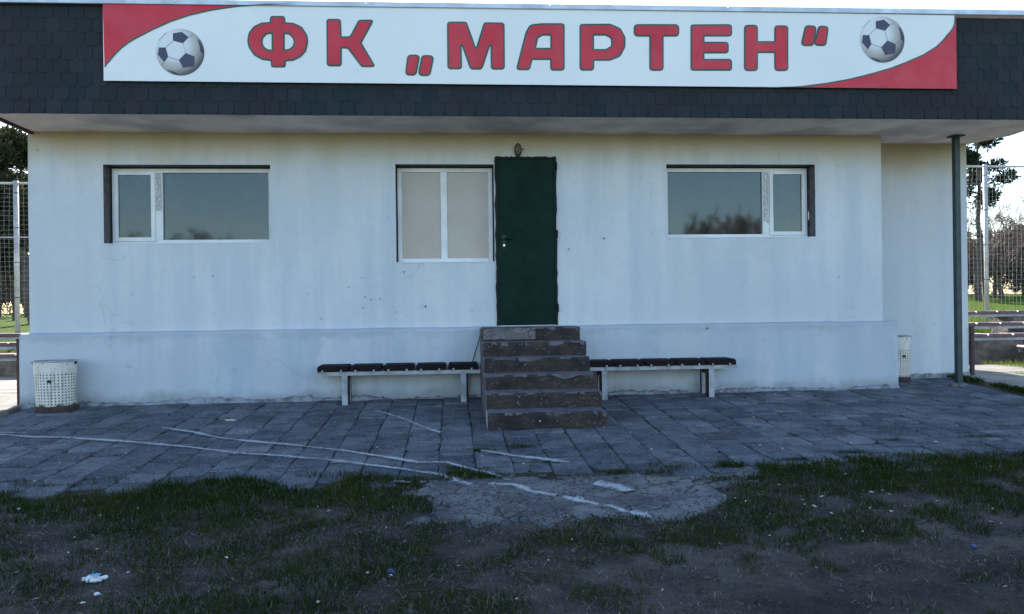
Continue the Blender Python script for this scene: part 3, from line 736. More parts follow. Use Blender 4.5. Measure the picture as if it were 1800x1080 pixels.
# slightly ragged frame
mb = MB()
def ragged(x0, x1, z0, z1, vert):
    n = 26; vs = []
    for i in range(n + 1):
        t = i / n; r0 = random.uniform(-.008,.007)
        if vert:
            z = z0 + (z1 - z0) * t; s_ = 1 if x1 > (a + b) / 2 else -1
            xo = (x1 + r0) if s_ > 0 else (x0 + r0); xi = x0 if s_ > 0 else x1
            vs += [(xi, -.020, z), (xo, -.020, z), (xo, .05, z)]
        else:
            x = x0 + (x1 - x0) * t; vs += [(x, -.020, z0), (x, -.020, z1 + r0), (x, .05, z1 + r0)]
    return vs, [(i*3+j, (i+1)*3+j, (i+1)*3+j+1, i*3+j+1) for i in range(n) for j in range(2)]
for q in ((a - .014, a + .021, c, d - .019, True), (b - .021, b + .012, c, d - .019, True), (a - .014, b + .012, d - .0185, d + .012, False)):
    v_, f_ = ragged(*q); mb.add(v_, f_)
mb.build('frame', M['doorframe'], door)
for z in (2.92, 2.05, 1.10):
    MB().tube([(b + .012, -.030, z - .05), (b + .012, -.030, z + .05)], .012, 8).build('hinge', M['doorframe'], door)
hx = at(886,420,-.02)
mb = MB().box(hx.x - .022, hx.x + .022, -.020, -.0125, hx.z - .13, hx.z + .045).tube([(hx.x, -.013, hx.z), (hx.x, -.06, hx.z)], .010, 8).tube([(hx.x, -.058, hx.z), (hx.x + .10, -.060, hx.z - .004)], .0105, 8)
hd = mb.build('handle', M['dark_metal'], door)
MB().tube([(hx.x, -.0205, hx.z - .085), (hx.x, -.030, hx.z - .085)], .013, 10).build('lock_cylinder', M['bright_metal'], hd)

# ================================================================== BANNER
YB = -.955
def bp(px, py): q = at(px, py, YB); return (q.x, q.z)
def area(l): return sum(l[i][0] * l[(i+1) % len(l)][1] - l[(i+1) % len(l)][0] * l[i][1] for i in range(len(l))) / 2
def fillet(pts, n=6):
    """pts: (x, z, r) corners -> rounded loop"""
    out = []; k = len(pts)
    for i in range(k):
        p = Vector(pts[i][:2]); a = Vector(pts[i-1][:2]); b = Vector(pts[(i+1) % k][:2]); r = pts[i][2]
        u = a - p; v = b - p; lu, lv = u.length, v.length; u.normalize(); v.normalize()
        ang = u.angle(v) if u.length and v.length else math.pi
        if r < 1e-4 or ang > 3.10: out.append((p.x, p.y)); continue
        t = min(r / math.tan(ang / 2), lu * .49, lv * .49); s0 = p + u * t; s1 = p + v * t
        for j in range(n + 1):
            q = j / n; m_ = s0 * (1-q)**2 + p * 2 * q * (1-q) + s1 * q * q
            # pull the curve a little to the corner so it reads as an arc
            out.append((m_.x, m_.y))
    return out
def inset(l, d_):
    """move a loop towards its material (kept on its left) by d_"""
    out = []; k = len(l)
    for i in range(k):
        p = Vector(l[i]); a = Vector(l[i-1]); b = Vector(l[(i+1) % k])
        t1 = (p - a); t2 = (b - p)
        if t1.length < 1e-6: t1 = t2
        if t2.length < 1e-6: t2 = t1
        t1.normalize(); t2.normalize(); n1 = Vector((-t1.y, t1.x)); n2 = Vector((-t2.y, t2.x)); m_ = n1 + n2
        m_ = n1 if m_.length < 1e-3 else m_.normalized(); q = d_ / max(.45, m_.dot(n1)); out.append((p.x + m_.x * q, p.y + m_.y * q))
    return out
sign = thing('sign_banner', ((BX0 + BX1) / 2, YB, BZ0), 'long white banner with red corners and Cyrillic club name on the fascia', 'sign')
mb = MB(); nn = 48; vs = []
for i in range(nn + 1):
    x = BX0 + (BX1 - BX0) * i / nn
    for z in (BZ0, BZ1): vs += [(x, YB, z), (x, YB + .008, z)]
mb.add(vs, [f for i in range(nn) for f in ((4*i, 4*i+4, 4*i+6, 4*i+2), (4*i+1, 4*i+3, 4*i+7, 4*i+5), (4*i, 4*i+1, 4*i+5, 4*i+4), (4*i+2, 4*i+6, 4*i+7, 4*i+3))] + [(0,2,3,1), (4*nn, 4*nn+1, 4*nn+3, 4*nn+2)])
mb.build('panel', M['banner'], sign)
c1 = [bp(*q) for q in ((184,118),(188,112),(193,107),(202,96),(213,85),(226,75),(240,67),(267,53),(300,38),(333,27),(367,19),(392,15),(417,11.5),(467,8),(520,6))]
c2 = [bp(*q) for q in ((1679,27),(1678,43),(1674,52),(1667,60),(1658,71),(1647,82),(1623,97),(1593,110),(1567,120),(1533,130),(1493,140),(1453,147),(1407,153),(1367,155.5))]
red1 = [(BX0, BZ1)] + [(max(x, BX0), min(z, BZ1)) for x, z in c1[:-1]] + [(c1[-2][0], BZ1)]
red2 = [(BX1, BZ0), (BX1, c2[0][1])] + [(min(x, BX1), max(z, BZ0)) for x, z in c2[1:-1]] + [(c2[-2][0], BZ0)]
for l in (red1, red2):
    l = [p for i, p in enumerate(l) if math.dist(p, l[i-1]) > 1e-4]
    MB().poly_slab([l], YB - .0025, YB - .001).build('red_corner', M['red'], sign)
for l, lo in ((c1, 0), (c2, 0)):
    vs = []
    for i, p in enumerate(l):
        q = Vector(l[min(i+1, len(l)-1)]) - Vector(l[max(i-1, 0)]); q.normalize(); n_ = Vector((-q.y, q.x)) * .008
        for s_ in (-1, 1):
            x = min(max(p[0] + n_.x * s_, BX0), BX1); z = min(max(p[1] + n_.y * s_, BZ0), BZ1); vs.append((x, YB - .004, z))
    m_ = len(vs); vs2 = vs + [(x, y + .002, z) for x, y, z in vs]
    fs = []
    for i in range(len(l) - 1):
        fs += [(2*i, 2*i+2, 2*i+3, 2*i+1), (m_+2*i, m_+2*i+1, m_+2*i+3, m_+2*i+2), (2*i, 2*i+1+0, m_+2*i+1, m_+2*i)]
    MB().add(vs2, fs).build('green_trim', M['green'], sign)
A1 = lambda x, y: (420 + x / 5, 10 + y / 5); A2 = lambda x, y: (770 + x / 5, 20 + y / 5); A3 = lambda x, y: (1100 + x / 4.737, 20 + y / 4.737)
LET = [
 ('letter', A1, [(275,92,25),(405,92,25),(410,148,6),(480,152,60),(555,188,60),(603,260,60),(610,325,60),(592,405,60),(545,455,60),(480,488,60),(415,492,6),(412,546,25),(282,546,25),(280,490,6),(205,480,60),(130,438,60),(84,368,60),(73,310,60),(85,240,60),(130,182,60),(200,150,60),(270,146,6)],
   [[(287,250,3),(245,256,20),(214,290,20),(208,325,20),(222,362,20),(255,386,15),(288,388,3)], [(404,252,3),(442,258,15),(474,290,20),(482,325,20),(470,360,20),(437,383,15),(404,386,3)]]),
 ('letter', A1, [(768,117,28),(898,118,28),(903,272,4),(975,270,25),(1050,127,30),(1192,123,22),(1080,330,8),(1206,543,22),(1078,543,30),(955,380,25),(905,380,4),(905,537,32),(772,537,32)], []),
 ('quote_mark', A1, [(1480,432,38),(1596,432,34),(1560,618,42),(1458,618,38)], []), ('quote_mark', A1, [(1606,435,36),(1720,437,38),(1682,622,40),(1567,622,42)], []),
 ('letter', A2, [(78,92,30),(252,92,30),(333,322,3),(403,97,30),(585,100,30),(588,515,32),(464,515,30),(460,300,3),(388,515,38),(283,515,38),(207,300,3),(212,512,30),(82,512,30)], []),
 ('letter', A2, [(682,520,28),(768,185,40),(805,118,60),(900,106,60),(1113,106,28),(1113,524,30),(985,524,30),(985,430,4),(830,430,4),(806,520,30)], [[(862,322,3),(880,240,20),(920,216,22),(986,216,3),(986,322,3)]]),
 ('letter', A2, [(1243,112,28),(1515,110,70),(1605,150,60),(1648,230,60),(1646,315,60),(1602,400,60),(1510,437,60),(1373,437,4),(1372,524,32),(1243,524,32)], [[(1371,216,3),(1470,216,26),(1518,242,24),(1522,306,24),(1470,333,24),(1371,333,3)]]),
 ('letter', A3, [(65,108,36),(445,108,36),(445,213,36),(315,213,4),(315,498,32),(195,498,32),(195,213,4),(65,213,36)], []),
 ('letter', A3, [(538,110,26),(885,108,30),(885,212,32),(655,212,4),(655,255,4),(857,255,30),(857,353,32),(655,353,4),(655,397,4),(885,397,30),(885,497,28),(538,497,26)], []),
 ('letter', A3, [(983,114,34),(1100,114,34),(1100,250,4),(1235,250,4),(1235,118,34),(1353,118,34),(1353,500,34),(1235,500,34),(1235,350,4),(1100,350,4),(1100,500,34),(983,500,34)], []),
 ('quote_mark', A3, [(1492,116,38),(1592,121,36),(1566,292,38),(1452,292,36)], []), ('quote_mark', A3, [(1602,121,36),(1692,123,36),(1668,292,36),(1558,290,38)], [])]
for (nm, fn, outer, holes) in LET:
    sc_ = .0014 if fn is not A3 else .00148
    loops = []
    for l in [outer] + holes:
        pts = [(*bp(*fn(x, y)), r * sc_ * 1.0) for x, y, r in l]; q = fillet(pts)
        if (area(q) > 0) != (l is outer): q = q[::-1]
        loops.append(q)
    dz = .0012 * (nm == 'quote_mark') * random.random()
    lt = MB().poly_slab(loops, YB - .0035 - dz, YB - .001).build(nm, M['green'], sign)
    MB().poly_slab([inset(l, .0205) for l in loops], YB - .0065 - dz, YB - .004 - dz).build('red_face', M['red'], lt)
# footballs printed at both ends
def football(px, py, rpx):
    cx, cz = bp(px, py); R_ = (bp(px + rpx, py)[0] - bp(px - rpx, py)[0]) / 2
    q = lambda x, y: (cx + (x - 692) / 385 * R_, cz - (y - 560) / 385 * R_)
    n = 48; o = MB().poly_slab([[(cx + R_ * math.cos(2*math.pi*k/n), cz + R_ * math.sin(2*math.pi*k/n)) for k in range(n)]], YB - .0025, YB - .001).build('football_print', M['ball'], sign)
    ul = o.data.uv_layers.new(name='UVMap')
    for lp in o.data.loops:
        v_ = o.data.vertices[lp.vertex_index].co; ul.data[lp.index].uv = ((v_.x - cx) / R_, (v_.z - cz) / R_)
    for pent in ([(578,255),(720,228),(828,315),(738,415),(580,375)], [(352,490),(462,488),(500,640),(435,728),(335,610)], [(780,575),(918,630),(912,790),(735,818),(668,690)],
                 [(972,345),(1010,375),(1048,450),(1072,545),(1068,600),(1015,560),(1000,450)], [(480,852),(600,885),(690,938),(600,925),(520,885)]):
        MB().poly_slab([[q(*p) for p in pent]], YB - .0042, YB - .003).build('patch', M['navy'], o)
    for (p0, p1) in (((738,415),(780,575)),((500,640),(668,690)),((435,728),(398,772)),((918,630),(1008,545)),((735,818),(640,900)),((828,315),(900,270)),((350,375),(480,238)),((462,488),(580,378)),((918,640),(925,740))):
        a_, b_ = q(*p0), q(*p1); MB().beam((a_[0], YB - .0035, a_[1]), (b_[0], YB - .0035, b_[1]), .0014, .0055).build('seam', M['seam'], o)
football(317, 92, 42.5); football(1551, 70, 39)

# ================================================================== LAMP, CABLE, POSTS
lp_ = at(911, 263, -.05); lx, lz = lp_.x, lp_.z
lamp = thing('wall_lamp', (lx, -.01, lz), 'small oval caged lamp on the wall above the door', 'lamp')
def oval(rx, rz, y, n=20): return [(lx + rx * math.cos(2*math.pi*k/n), y, lz + rz * math.sin(2*math.pi*k/n)) for k in range(n)]
def loft(rings):
    n = len(rings[0]); vs = [p for r in rings for p in r]
    return MB().add(vs, [tuple(range(n))] + [(i*n+k, i*n+(k+1)%n, (i+1)*n+(k+1)%n, (i+1)*n+k) for i in range(len(rings)-1) for k in range(n)] + [tuple((len(rings)-1)*n + k for k in range(n))])
loft([oval(.047,.083,-.005), oval(.047,.083,-.035), oval(.040,.076,-.042)]).build('housing', M['rust_and_shade'], lamp, smooth=False)
loft([oval(.036,.070,-.041), oval(.033,.064,-.065), oval(.020,.045,-.083), oval(.006,.015,-.088)]).build('glass', simple('old_lamp_glass', (.34,.30,.22), (.2,.17,.13), rough=.25, scale=20, bump=.3), lamp, smooth=True)
for dx in (-.018, 0, .018):
    MB().tube([(lx+dx, -.040, lz+.072), (lx+dx, -.082, lz+.045), (lx+dx, -.092, lz), (lx+dx, -.082, lz-.045), (lx+dx, -.040, lz-.072)], .0035, 6).build('cage_bar', M['rust_and_shade'], lamp)
cb = MB().tube([(.352,-.13,.86), (.345,-.14,.82), at(842,598,-.13), at(835,620,-.125), at(831,636,-.12), at(830,655,-.12)], .006, 6).build('cable', M['cable'])
tag(cb, 'thin black cable hanging beside the stairs', 'cable')
post = thing('steel_post', (6.72, -.02, 0), 'tall dark green square steel post under the roof overhang', 'post')
MB().box(6.685, 6.757, -.056, .016, -.05, 3.315).build('shaft', M['greenpost'], post, bevel=.004)
MB().box(6.64, 6.80, -.10, .06, 3.316, 3.330).build('top_plate', M['greenpost'], post)
mb = MB(); n = 14; rings = []
for (r, z) in ((.13,-.05), (.115,.012), (.075,.03), (.045,.034)):
    rings.append([(6.721 + r * math.cos(2*math.pi*k/n) * random.uniform(.8,1.25), -.02 + r * math.sin(2*math.pi*k/n) * random.uniform(.8,1.2), z) for k in range(n)])
loft(rings).build('concrete_footing', M['crumbled'], post)
def red_post(x, y, z0, z1, label):
    o = MB().box(x - .025, x + .025, y - .025, y + .025, z0 - .05, z1).build('corner_post', M['redpost'], bevel=.003); return tag(o, label, 'post', 'dark red corner posts')
red_post(-5.268, -.03, 0, .815, 'dark red steel post at the left corner by the bin')
red_post(7.482, .79, .04, .76, 'dark red steel post at the foot of the right wing corner')

# ================================================================== STAIRS
st = thing('entrance_stairs', (.95, -1.1, -.06), 'six crumbling concrete steps up to the green door', 'stairs')
NST = 6; top = .872; run = .320; y_land = -.52
rise = (top - (-.105)) / NST
for k in range(NST):
    zt = top - rise * k; yfr = y_land - run * k; zb = zt - rise - .03; ybk = -.085 if k == 0 else yfr + run + .05
    xa, xb = .348 - .004 * k, 1.556 + .006 * k * 0
    # a box as a grid so its nosing can wear away
    nxg = 64; vs = []; prof = []
    r = random.Random(k)
    zb = min(zb, float(plane_z(yfr)) - .04) if k == NST - 1 else zb
    for i in range(nxg + 1):
        x = xa + (xb - xa) * i / nxg; en = 1.0
        wear = .014 + .028 * max(0, float(fbm(x * 5 + k * 9, k * 3.3, 41)) - .42) / .3
        wear += .008 * r.random()
        if i > nxg - 4: wear += .03 * r.random() + .012; x -= .03 * r.random() * (i == nxg)
        n1 = (float(fbm(x * 11, k * 2.1, 43)) - .5) * .05; n2 = (float(fbm(x * 7, k * 5.1 + 2, 45)) - .5) * .03
        vs += [(x, yfr + n2 + .012, zb), (x, yfr + n1, zt - rise * .5), (x, yfr + n1 * .6, zt - wear), (x, yfr + wear * .9, zt - .003 + n1 * .2), (x, yfr + .16, zt - .006 + n2 * .3), (x, ybk, zt)]
    fs = [(i*6+j, (i+1)*6+j, (i+1)*6+j+1, i*6+j+1) for i in range(nxg) for j in range(5)]; mis = [q for i in range(nxg) for q in (0, 0, 1 if float(fbm(i * .22 + k * 7.7, k * 1.7, 49)) > .50 else 0, 1, 1)]
    mb = MB(); mb.add(vs, fs); mb.m = mis
    e = len(vs); mb.add([vs[0], vs[1], vs[2], vs[3], vs[4], vs[5], (xa, ybk, zb)], [(0,1,2,3,4,5,6)], 2)
    L_ = nxg * 6; mb.add([vs[L_+j] for j in range(6)] + [(xb, ybk, zb)], [(6,5,4,3,2,1,0)], 1)
    s_ = mb.build('step', [M['aggregate'], M['tread'], M['plinth']], st, fix=False)
    if k == 0: tag(s_, 'top landing step, half grey cement')
# cement skim on the top riser, left half
mb = MB(); vs = []
for i in range(25):
    x = .352 + .62 * i / 24 + (.02 * random.random() if i == 24 else 0)
    q = (float(fbm(x * 7, 3, 47)) - .5) * .012; b_ = .03 * float(fbm(x * 9, 8, 48))
    vs += [(x, -.532 + q, top - rise + .004 + b_), (x, -.533 + q, top - rise * .5), (x, -.526 + q, top - .012)]
mb.add(vs, [(i*3+j, (i+1)*3+j, (i+1)*3+j+1, i*3+j+1) for i in range(24) for j in range(2)]); mb.build('cement_skim', M['crumbled'], st, fix=False)
# body under the steps so that no gap shows, stepped
mb = MB()
for k in range(1, NST):
    yfr = y_land - run * (k - 1) ; zt = top - rise * (k - 1) - .06
    mb.box(.372, 1.53, yfr + .04, -.10 if k == 1 else yfr + run + .02, -.16, zt)
mb.build('core', M['aggregate'], st)
# white-washed left cheek
mb = MB()
pts = [(-.105, -.1), (-.105, top - .010)]
for k in range(NST):
    pts += [(y_land - run * k + .012, top - rise * k - .012), (y_land - run * k + .012, top - rise * (k + 1) - (.012 if k < NST-1 else .04))]
pts.append((-.105, -.1)); pts = pts[:-1]; pts[0] = (-.105, -.14)
n = len(pts); vs = [(.330, y, z) for y, z in pts] + [(.3395, y, z) for y, z in pts]
ls = [[Vector((y, z, 0)) for y, z in pts]]; tris = tessellate_polygon(ls)
mb.add(vs, [tuple(t) for t in tris] + [tuple(i + n for i in t[::-1]) for t in tris] + [(i, (i+1)%n, n+(i+1)%n, n+i) for i in range(n)])
mb.build('cheek', M['tread'], st)

# ================================================================== BENCHES
def seat_panel(x0, x1, y0, y1, z0, z1):
    ch = .02
    vs = []
    for (xa, xb, ya, yb_, z) in ((x0+.006, x1-.006, y0+.004, y1, z0), (x0, x1, y0, y1, z0+.012), (x0, x1, y0, y1, z1-.022), (x0+.014, x1-.014, y0+.018, y1-.01, z1)):
        vs += [(xa,ya,z),(xb,ya,z),(xb,yb_,z),(xa,yb_,z)]
    fs = [(3,2,1,0), (12,13,14,15)]
    for k in range(3):
        for i in range(4): fs.append((4*k+i, 4*k+(i+1)%4, 4*k+4+(i+1)%4, 4*k+4+i))
    return MB().add(vs, fs)
def bench(x0, x1, nseg, legs, label, flip):
    b_ = thing('bench', ((x0+x1)/2, -.3, -.016), label, 'bench', 'benches against the front wall')
    zr = .368
    for yv, nm in ((-.475, 'front_rail'), (-.175, 'rear_rail')):
        mb = MB(); mb.box(x0, x1, yv, yv + .006, zr - .045, zr); mb.box(x0, x1, yv + .006, yv + .045, zr - .006, zr); mb.build('rail', M['white_steel'], b_)
    pitch = (x1 - x0 - .01) / nseg
    for i in range(nseg):
        a_ = x0 + .005 + i * pitch + random.uniform(-.004,.004)
        q = seat_panel(a_ + .010, a_ + pitch - .020, -.490, -.130, zr + .001, zr + .074).build('seat_panel', M['seat_wood'], b_)
        q.rotation_euler = (0, 0, 0)
        for t in (.18, .74):
            bx = a_ + pitch * t; mb = MB().tube([(bx, -.482, zr + .012), (bx, -.499, zr + .012)], .013, 6).tube([(bx, -.484, zr - .02), (bx, -.484, zr + .02)], .006, 6); mb.build('bolt', M['white_steel'], b_)
    for lx_ in legs:
        for yv in (-.470, -.19):
            zg = float(plane_z(yv)) - .03; s_ = 1 if flip else -1
            mb = MB(); mb.box(lx_ - .034, lx_ + .034, yv, yv + .006, zg, zr - .0455)
            xe = lx_ + .034 * s_
            mb.box(min(xe, xe - .006 * s_), max(xe, xe - .006 * s_), yv + .006, yv + .07, zg, zr - .0455, 1); mb.build('leg', [M['white_steel'], M['rust_and_shade']], b_)  # web takes the dark rust colour: shade on that side painted in
        MB().box(lx_ + (.028 if flip else -.034), lx_ + (.034 if flip else -.028), -.40, -.19, zr - .11, zr - .05).build('brace', M['rust_and_shade'], b_)
        MB().box(lx_ + (.020 if flip else -.055), lx_ + (.055 if flip else -.020), -.405, -.395+.0, -.05, zr - .05).build('strut', M['rust_and_shade'], b_)
    return b_
bench(-1.645, .318, 5, (at(606,690,-.47).x, at(815,690,-.47).x), 'bench with dark red seat panels left of the stairs', True)
bench(1.575, 3.52, 5, (at(1063,670,-.47).x, at(1251,670,-.47).x), 'bench with dark red seat panels right of the stairs', False)

# ================================================================== BINS
def bin_(cx, cy, zg, rx, ry, h, lean, label, seed):
    b_ = thing('litter_bin', (cx, cy, zg), label, 'bin', 'white perforated bins')
    n = 40; vs = []; uv = []; hs = [.045, .075, .2, .33, .455, h]
    per = 2 * math.pi * (rx + ry) / 2
    for z in hs:
        s_ = 1.0 - .06 * (1 - z / h)
        for k in range(n + 1):
            t = 2 * math.pi * k / n; vs.append((cx + rx * s_ * math.cos(t) + lean * z, cy + ry * s_ * math.sin(t), zg + z)); uv.append((per * k / n, z))
    fs = [(i*(n+1)+k, i*(n+1)+k+1, (i+1)*(n+1)+k+1, (i+1)*(n+1)+k) for i in range(len(hs)-1) for k in range(n)]
    o = MB().add(vs, fs).build('drum', M['bin'], b_, smooth=True, fix=False); ul = o.data.uv_layers.new(name='UVMap')
    for l in o.data.loops: ul.data[l.index].uv = uv[l.vertex_index]
    def ring(z, f, dz, r0): return MB().tube([(cx + rx * f * math.cos(2*math.pi*k/28) + lean * z, cy + ry * f * math.sin(2*math.pi*k/28), zg + z) for k in range(29)], r0, 6, cap=False)
    ring(h, 1.0, 0, .009).build('rim', M['white_steel'], b_, smooth=True)
    rr = []
    for (f, z) in ((1.02,-.03),(1.03,.02),(1.01,.055),(.90,.058)): rr.append([(cx + rx * f * math.cos(2*math.pi*k/28), cy + ry * f * math.sin(2*math.pi*k/28), zg + z) for k in range(28)])
    loft(rr).build('base', M['rust_and_shade'], b_)
    rr = [[(cx + rx * .90 * math.cos(2*math.pi*k/24) + lean * z, cy + ry * .90 * math.sin(2*math.pi*k/24), zg + z) for k in range(24)] for z in (.06, .44)]
    loft(rr).build('hole_shade', M['cable'], b_)  # black inner drum added to give the shade behind the holes
    tx = cx + lean * .36 + .02
    mb = MB().box(tx - .018, tx + .022, cy - ry - .010, cy - ry + .012, zg + .335, zg + .368); mb.build('lock', M['dark_metal'], b_, bevel=.004)
    for s_ in (-1, 1):
        MB().tube([(cx + s_ * rx * .99 + lean*(h-.01), cy - .02, zg + h - .03), (cx + s_ * (rx + .02) + lean*(h-.01), cy - .02, zg + h - .012)], .012, 8).build('pivot', M['dark_metal'], b_)
    return b_
bin_(-4.655, -.40, -.022, .232, .20, .575, -.025, 'white perforated metal bin with rusty base at the left wall corner', 1)
b2 = bin_(6.135, .50, .025, .205, .19, .62, .02, 'white perforated bin half hidden behind the right end of the plinth', 2)
# ================================================================== BLEACHERS, FENCE
def bleacher_row(x0, x1, yv, zv, label, blocks):
    b_ = thing('bleacher_row', ((x0+x1)/2, yv, tz((x0+x1)/2, yv)), label, 'bleacher', 'bleacher rows behind the clubhouse')
    for dy in (0, .30):
        mb = MB(); mb.box(x0, x1, yv + dy, yv + dy + .006, zv - .085, zv - .03); mb.box(x0, x1, yv + dy + .006, yv + dy + .05, zv - .036, zv - .03); mb.build('rail', M['white_steel'], b_)
    n = max(1, int((x1 - x0) / .46)); p = (x1 - x0) / n
    for i in range(n):
        seat_panel(x0 + i*p + .008, x0 + (i+1)*p - .010, yv - .03, yv + .37, zv - .029 , zv + .035).build('seat_panel', M['sunlit_plank'], b_)
    for k, (bx, bw) in enumerate(blocks):
        zg = tz(bx, yv + .1) - .08
        mb = MB(); bm = bmesh.new(); bmesh.ops.create_cube(bm, size=1); bmesh.ops.subdivide_edges(bm, edges=bm.edges, cuts=5, use_grid_fill=True)
        r = random.Random(int(bx*100) + k)
        for v_ in bm.verts:
            c = v_.co; q = (float(fbm(c.x*4 + bx, c.z*4 + c.y*3, 51)) - .5) * .22
            v_.co = Vector((bx + c.x * bw * (1 + q*.5), yv + .17 + c.y * (.50 + q), zg + (c.z + .5) * (zv - .087 - zg) - (abs(q) * .12 if c.z > .45 else 0)))
        me = bpy.data.meshes.new('stone_block'); bm.to_mesh(me); bm.free(); me.materials.append(M['stone'])
        o = bpy.data.objects.new('stone_block', me); COL.objects.link(o); adopt(o, b_)
    return b_
rows_r = [(2.75, .30, 'lowest plank bleacher row at the right edge behind the stone block'), (3.55, .485, 'second plank bleacher row on the right, on the big stone block'), (4.45, .665, 'third plank bleacher row on the right, behind the dark red post'), (5.5, .875, 'top plank bleacher row on the right below the wire fence')]
xs_r = [9.95, 9.25, 8.7, 8.6]
for (yv, zv, lb), xa in zip(rows_r, xs_r):
    bleacher_row(xa, 15.5, yv, zv, lb, [(xa + .22, .5), (xa + 3, .6), (xa + 5.2, .6)] if yv < 3 else ([(xa + .55, 1.15), (xa + 3.4, .8), (xa + 5.6, .6)] if yv < 4 else [(xa + .6, .5), (xa + 3.2, .5), (xa + 5.6, .5)]))
rows_l = [(3.7, .40, 'lower plank bleacher row left of the clubhouse'), (4.6, .56, 'middle plank bleacher row left of the clubhouse'), (5.5, .70, 'top plank bleacher row left of the clubhouse, below the fence')]
for yv, zv, lb in rows_l: bleacher_row(-14.0, -5.9 - (yv - 3.7) * .2, yv, zv, lb, [(-7.35, .5), (-9.9, .6), (-12.4, .6)])
def fence(x0, x1, yv, posts, h, label, rail2=None):
    f_ = thing('wire_fence', ((x0+x1)/2, yv, tz((x0+x1)/2, yv)), label, 'fence', 'wire fences behind the bleachers')
    zt = h
    for px_ in posts:
        zg = tz(px_, yv); MB().tube([(px_, yv, zg - .2), (px_, yv, zt + .05)], .048, 10).build('post', M['galv'], f_, smooth=True)
        for q in range(5):
            z = zg + .3 + (zt - zg - .5) * q / 4; MB().tube([(px_, yv, z - .008), (px_, yv, z + .008)], .052, 10).build('band', M['dark_metal'], f_)
    MB().tube([(x0, yv, zt), (x1, yv, zt)], .024, 8).build('top_rail', M['galv'], f_, smooth=True)
    if rail2: MB().tube([(x0, yv, rail2), (x1, yv, rail2 - .03)], .016, 6).build('mid_rail', M['galv'], f_)
    zb = min(tz(x0, yv), tz(x1, yv)) + .05; s_ = .095; mb = MB(); r_ = .0026
    n = int((x1 - x0) / s_); 
    for i in range(n + 1):
        x = x0 + i * s_; q = [(x + .010 * math.sin(k * 1.3 + i), yv - .06 + .012 * math.sin(k * .9 + i * .3), zb + (zt - zb) * k / 6) for k in range(7)]; mb.tube(q, r_, 3, cap=False)
    for j in range(int((zt - zb) / s_) + 1):
        z = zb + j * s_; q = [(x0 + (x1 - x0) * k / 24, yv - .066 + .012 * math.sin(k * .7 + j), z + .012 * math.sin(k * 1.1 + j * .7)) for k in range(25)]; mb.tube(q, r_, 3, cap=False)
    o = mb.build('wire_mesh', M['wire'], f_, fix=False)
    return f_
fence(8.4, 19.5, 6.9, [at(1733,400,6.9).x, at(1733,400,6.9).x + 3.4, at(1733,400,6.9).x + 6.8, 8.6], 4.20, 'tall welded wire fence on round posts behind the right bleachers')
fence(-17.5, -6.0, 6.9, [at(30,500,6.9).x, at(30,500,6.9).x - 3.3, at(30,500,6.9).x - 6.6, -6.1], 3.82, 'tall welded wire fence behind the left bleachers', rail2=2.72)

# ================================================================== TREES
def grow(T, C_, p, d, L, r, depth, maxd, rs, spread=.6, up=.15, kids=(2, 3), ratio=.72, rmin=.006):
    nseg = 4 if depth < 2 else 3; pts = [p.copy()]; dd = d.copy()
    for i in range(nseg):
        dd = (dd + Vector((rs.gauss(0, .10), rs.gauss(0, .10), rs.gauss(0, .08) + up * .25))).normalized(); pts.append(pts[-1] + dd * L / nseg)
    r1 = max(r * .62, rmin * .8); rad = [r + (r1 - r) * i / nseg for i in range(nseg + 1)]
    (T if depth == 0 else C_).tube(pts, rad, 8 if depth == 0 else (5 if depth == 1 else 3), cap=False)
    if depth >= maxd: return
    nk = rs.randint(*kids) + (1 if depth == 0 else 0)
    for k in range(nk):
        t = rs.uniform(.35, 1.0) if k else 1.0; q = pts[0].lerp(pts[-1], t) if False else pts[min(nseg, max(1, int(round(t * nseg))))]
        ax = Vector((rs.gauss(0,1), rs.gauss(0,1), rs.gauss(0,.5))); ax = (ax - dd * ax.dot(dd)).normalized()
        nd = (dd * math.cos(spread * rs.uniform(.6,1.3)) + ax * math.sin(spread * rs.uniform(.6,1.3)) + Vector((0,0,up))).normalized()
        grow(T, C_, q, nd, L * ratio * rs.uniform(.75,1.15), max(r1 * rs.uniform(.6,.85), rmin), depth + 1, maxd, rs, spread, up, kids, ratio, rmin)
def bare_tree(x, y, h, seed, label, group, maxd=6, lean=(0,0), spread=.55, kids=(2,3), r=None, up=.12, trunk=.30, cat='tree', name='bare_tree', rmin=.008):
    rs = random.Random(seed); z = tz(x, y) - .1; t = thing(name, (x, y, z + .1), label, cat, group)
    T, C_ = MB(), MB(); d = Vector((lean[0], lean[1], 1)).normalized()
    grow(T, C_, Vector((x, y, z)), d, h * trunk, r or h * .022, 0, maxd, rs, spread, up, kids, .74, rmin)
    zmax = max(v[2] for v in C_.v); k = h / (zmax - z)
    for mbx in (T, C_): mbx.v = [(x + (a - x) * (.5 + .5*k), y + (b - y) * (.5 + .5*k), z + (c - z) * k) for a, b, c in mbx.v]
    T.build('trunk', M['bark'], t, smooth=True, fix=False); C_.build('crown', M['twig'], t, smooth=True, fix=False); return t
def leaf_quads(P_, D_, size, wid):
    n = len(P_); a = rng.normal(size=(n, 3)); D_ = D_ / np.linalg.norm(D_, axis=1, keepdims=True)
    s = np.cross(D_, a); s /= np.linalg.norm(s, axis=1, keepdims=True) + 1e-9
    L = size[:, None]; W_ = wid[:, None]
    V = np.stack([P_ - s * W_ * .3, P_ + s * W_ * .3, P_ + D_ * L * .55 + s * W_, P_ + D_ * L, P_ + D_ * L * .5 - s * W_], 1).reshape(-1, 3)
    i = np.arange(n)[:, None] * 5
    return V, np.concatenate([i + np.array([[0, 1, 2]]), i + np.array([[0, 2, 4]]), i + np.array([[4, 2, 3]])])
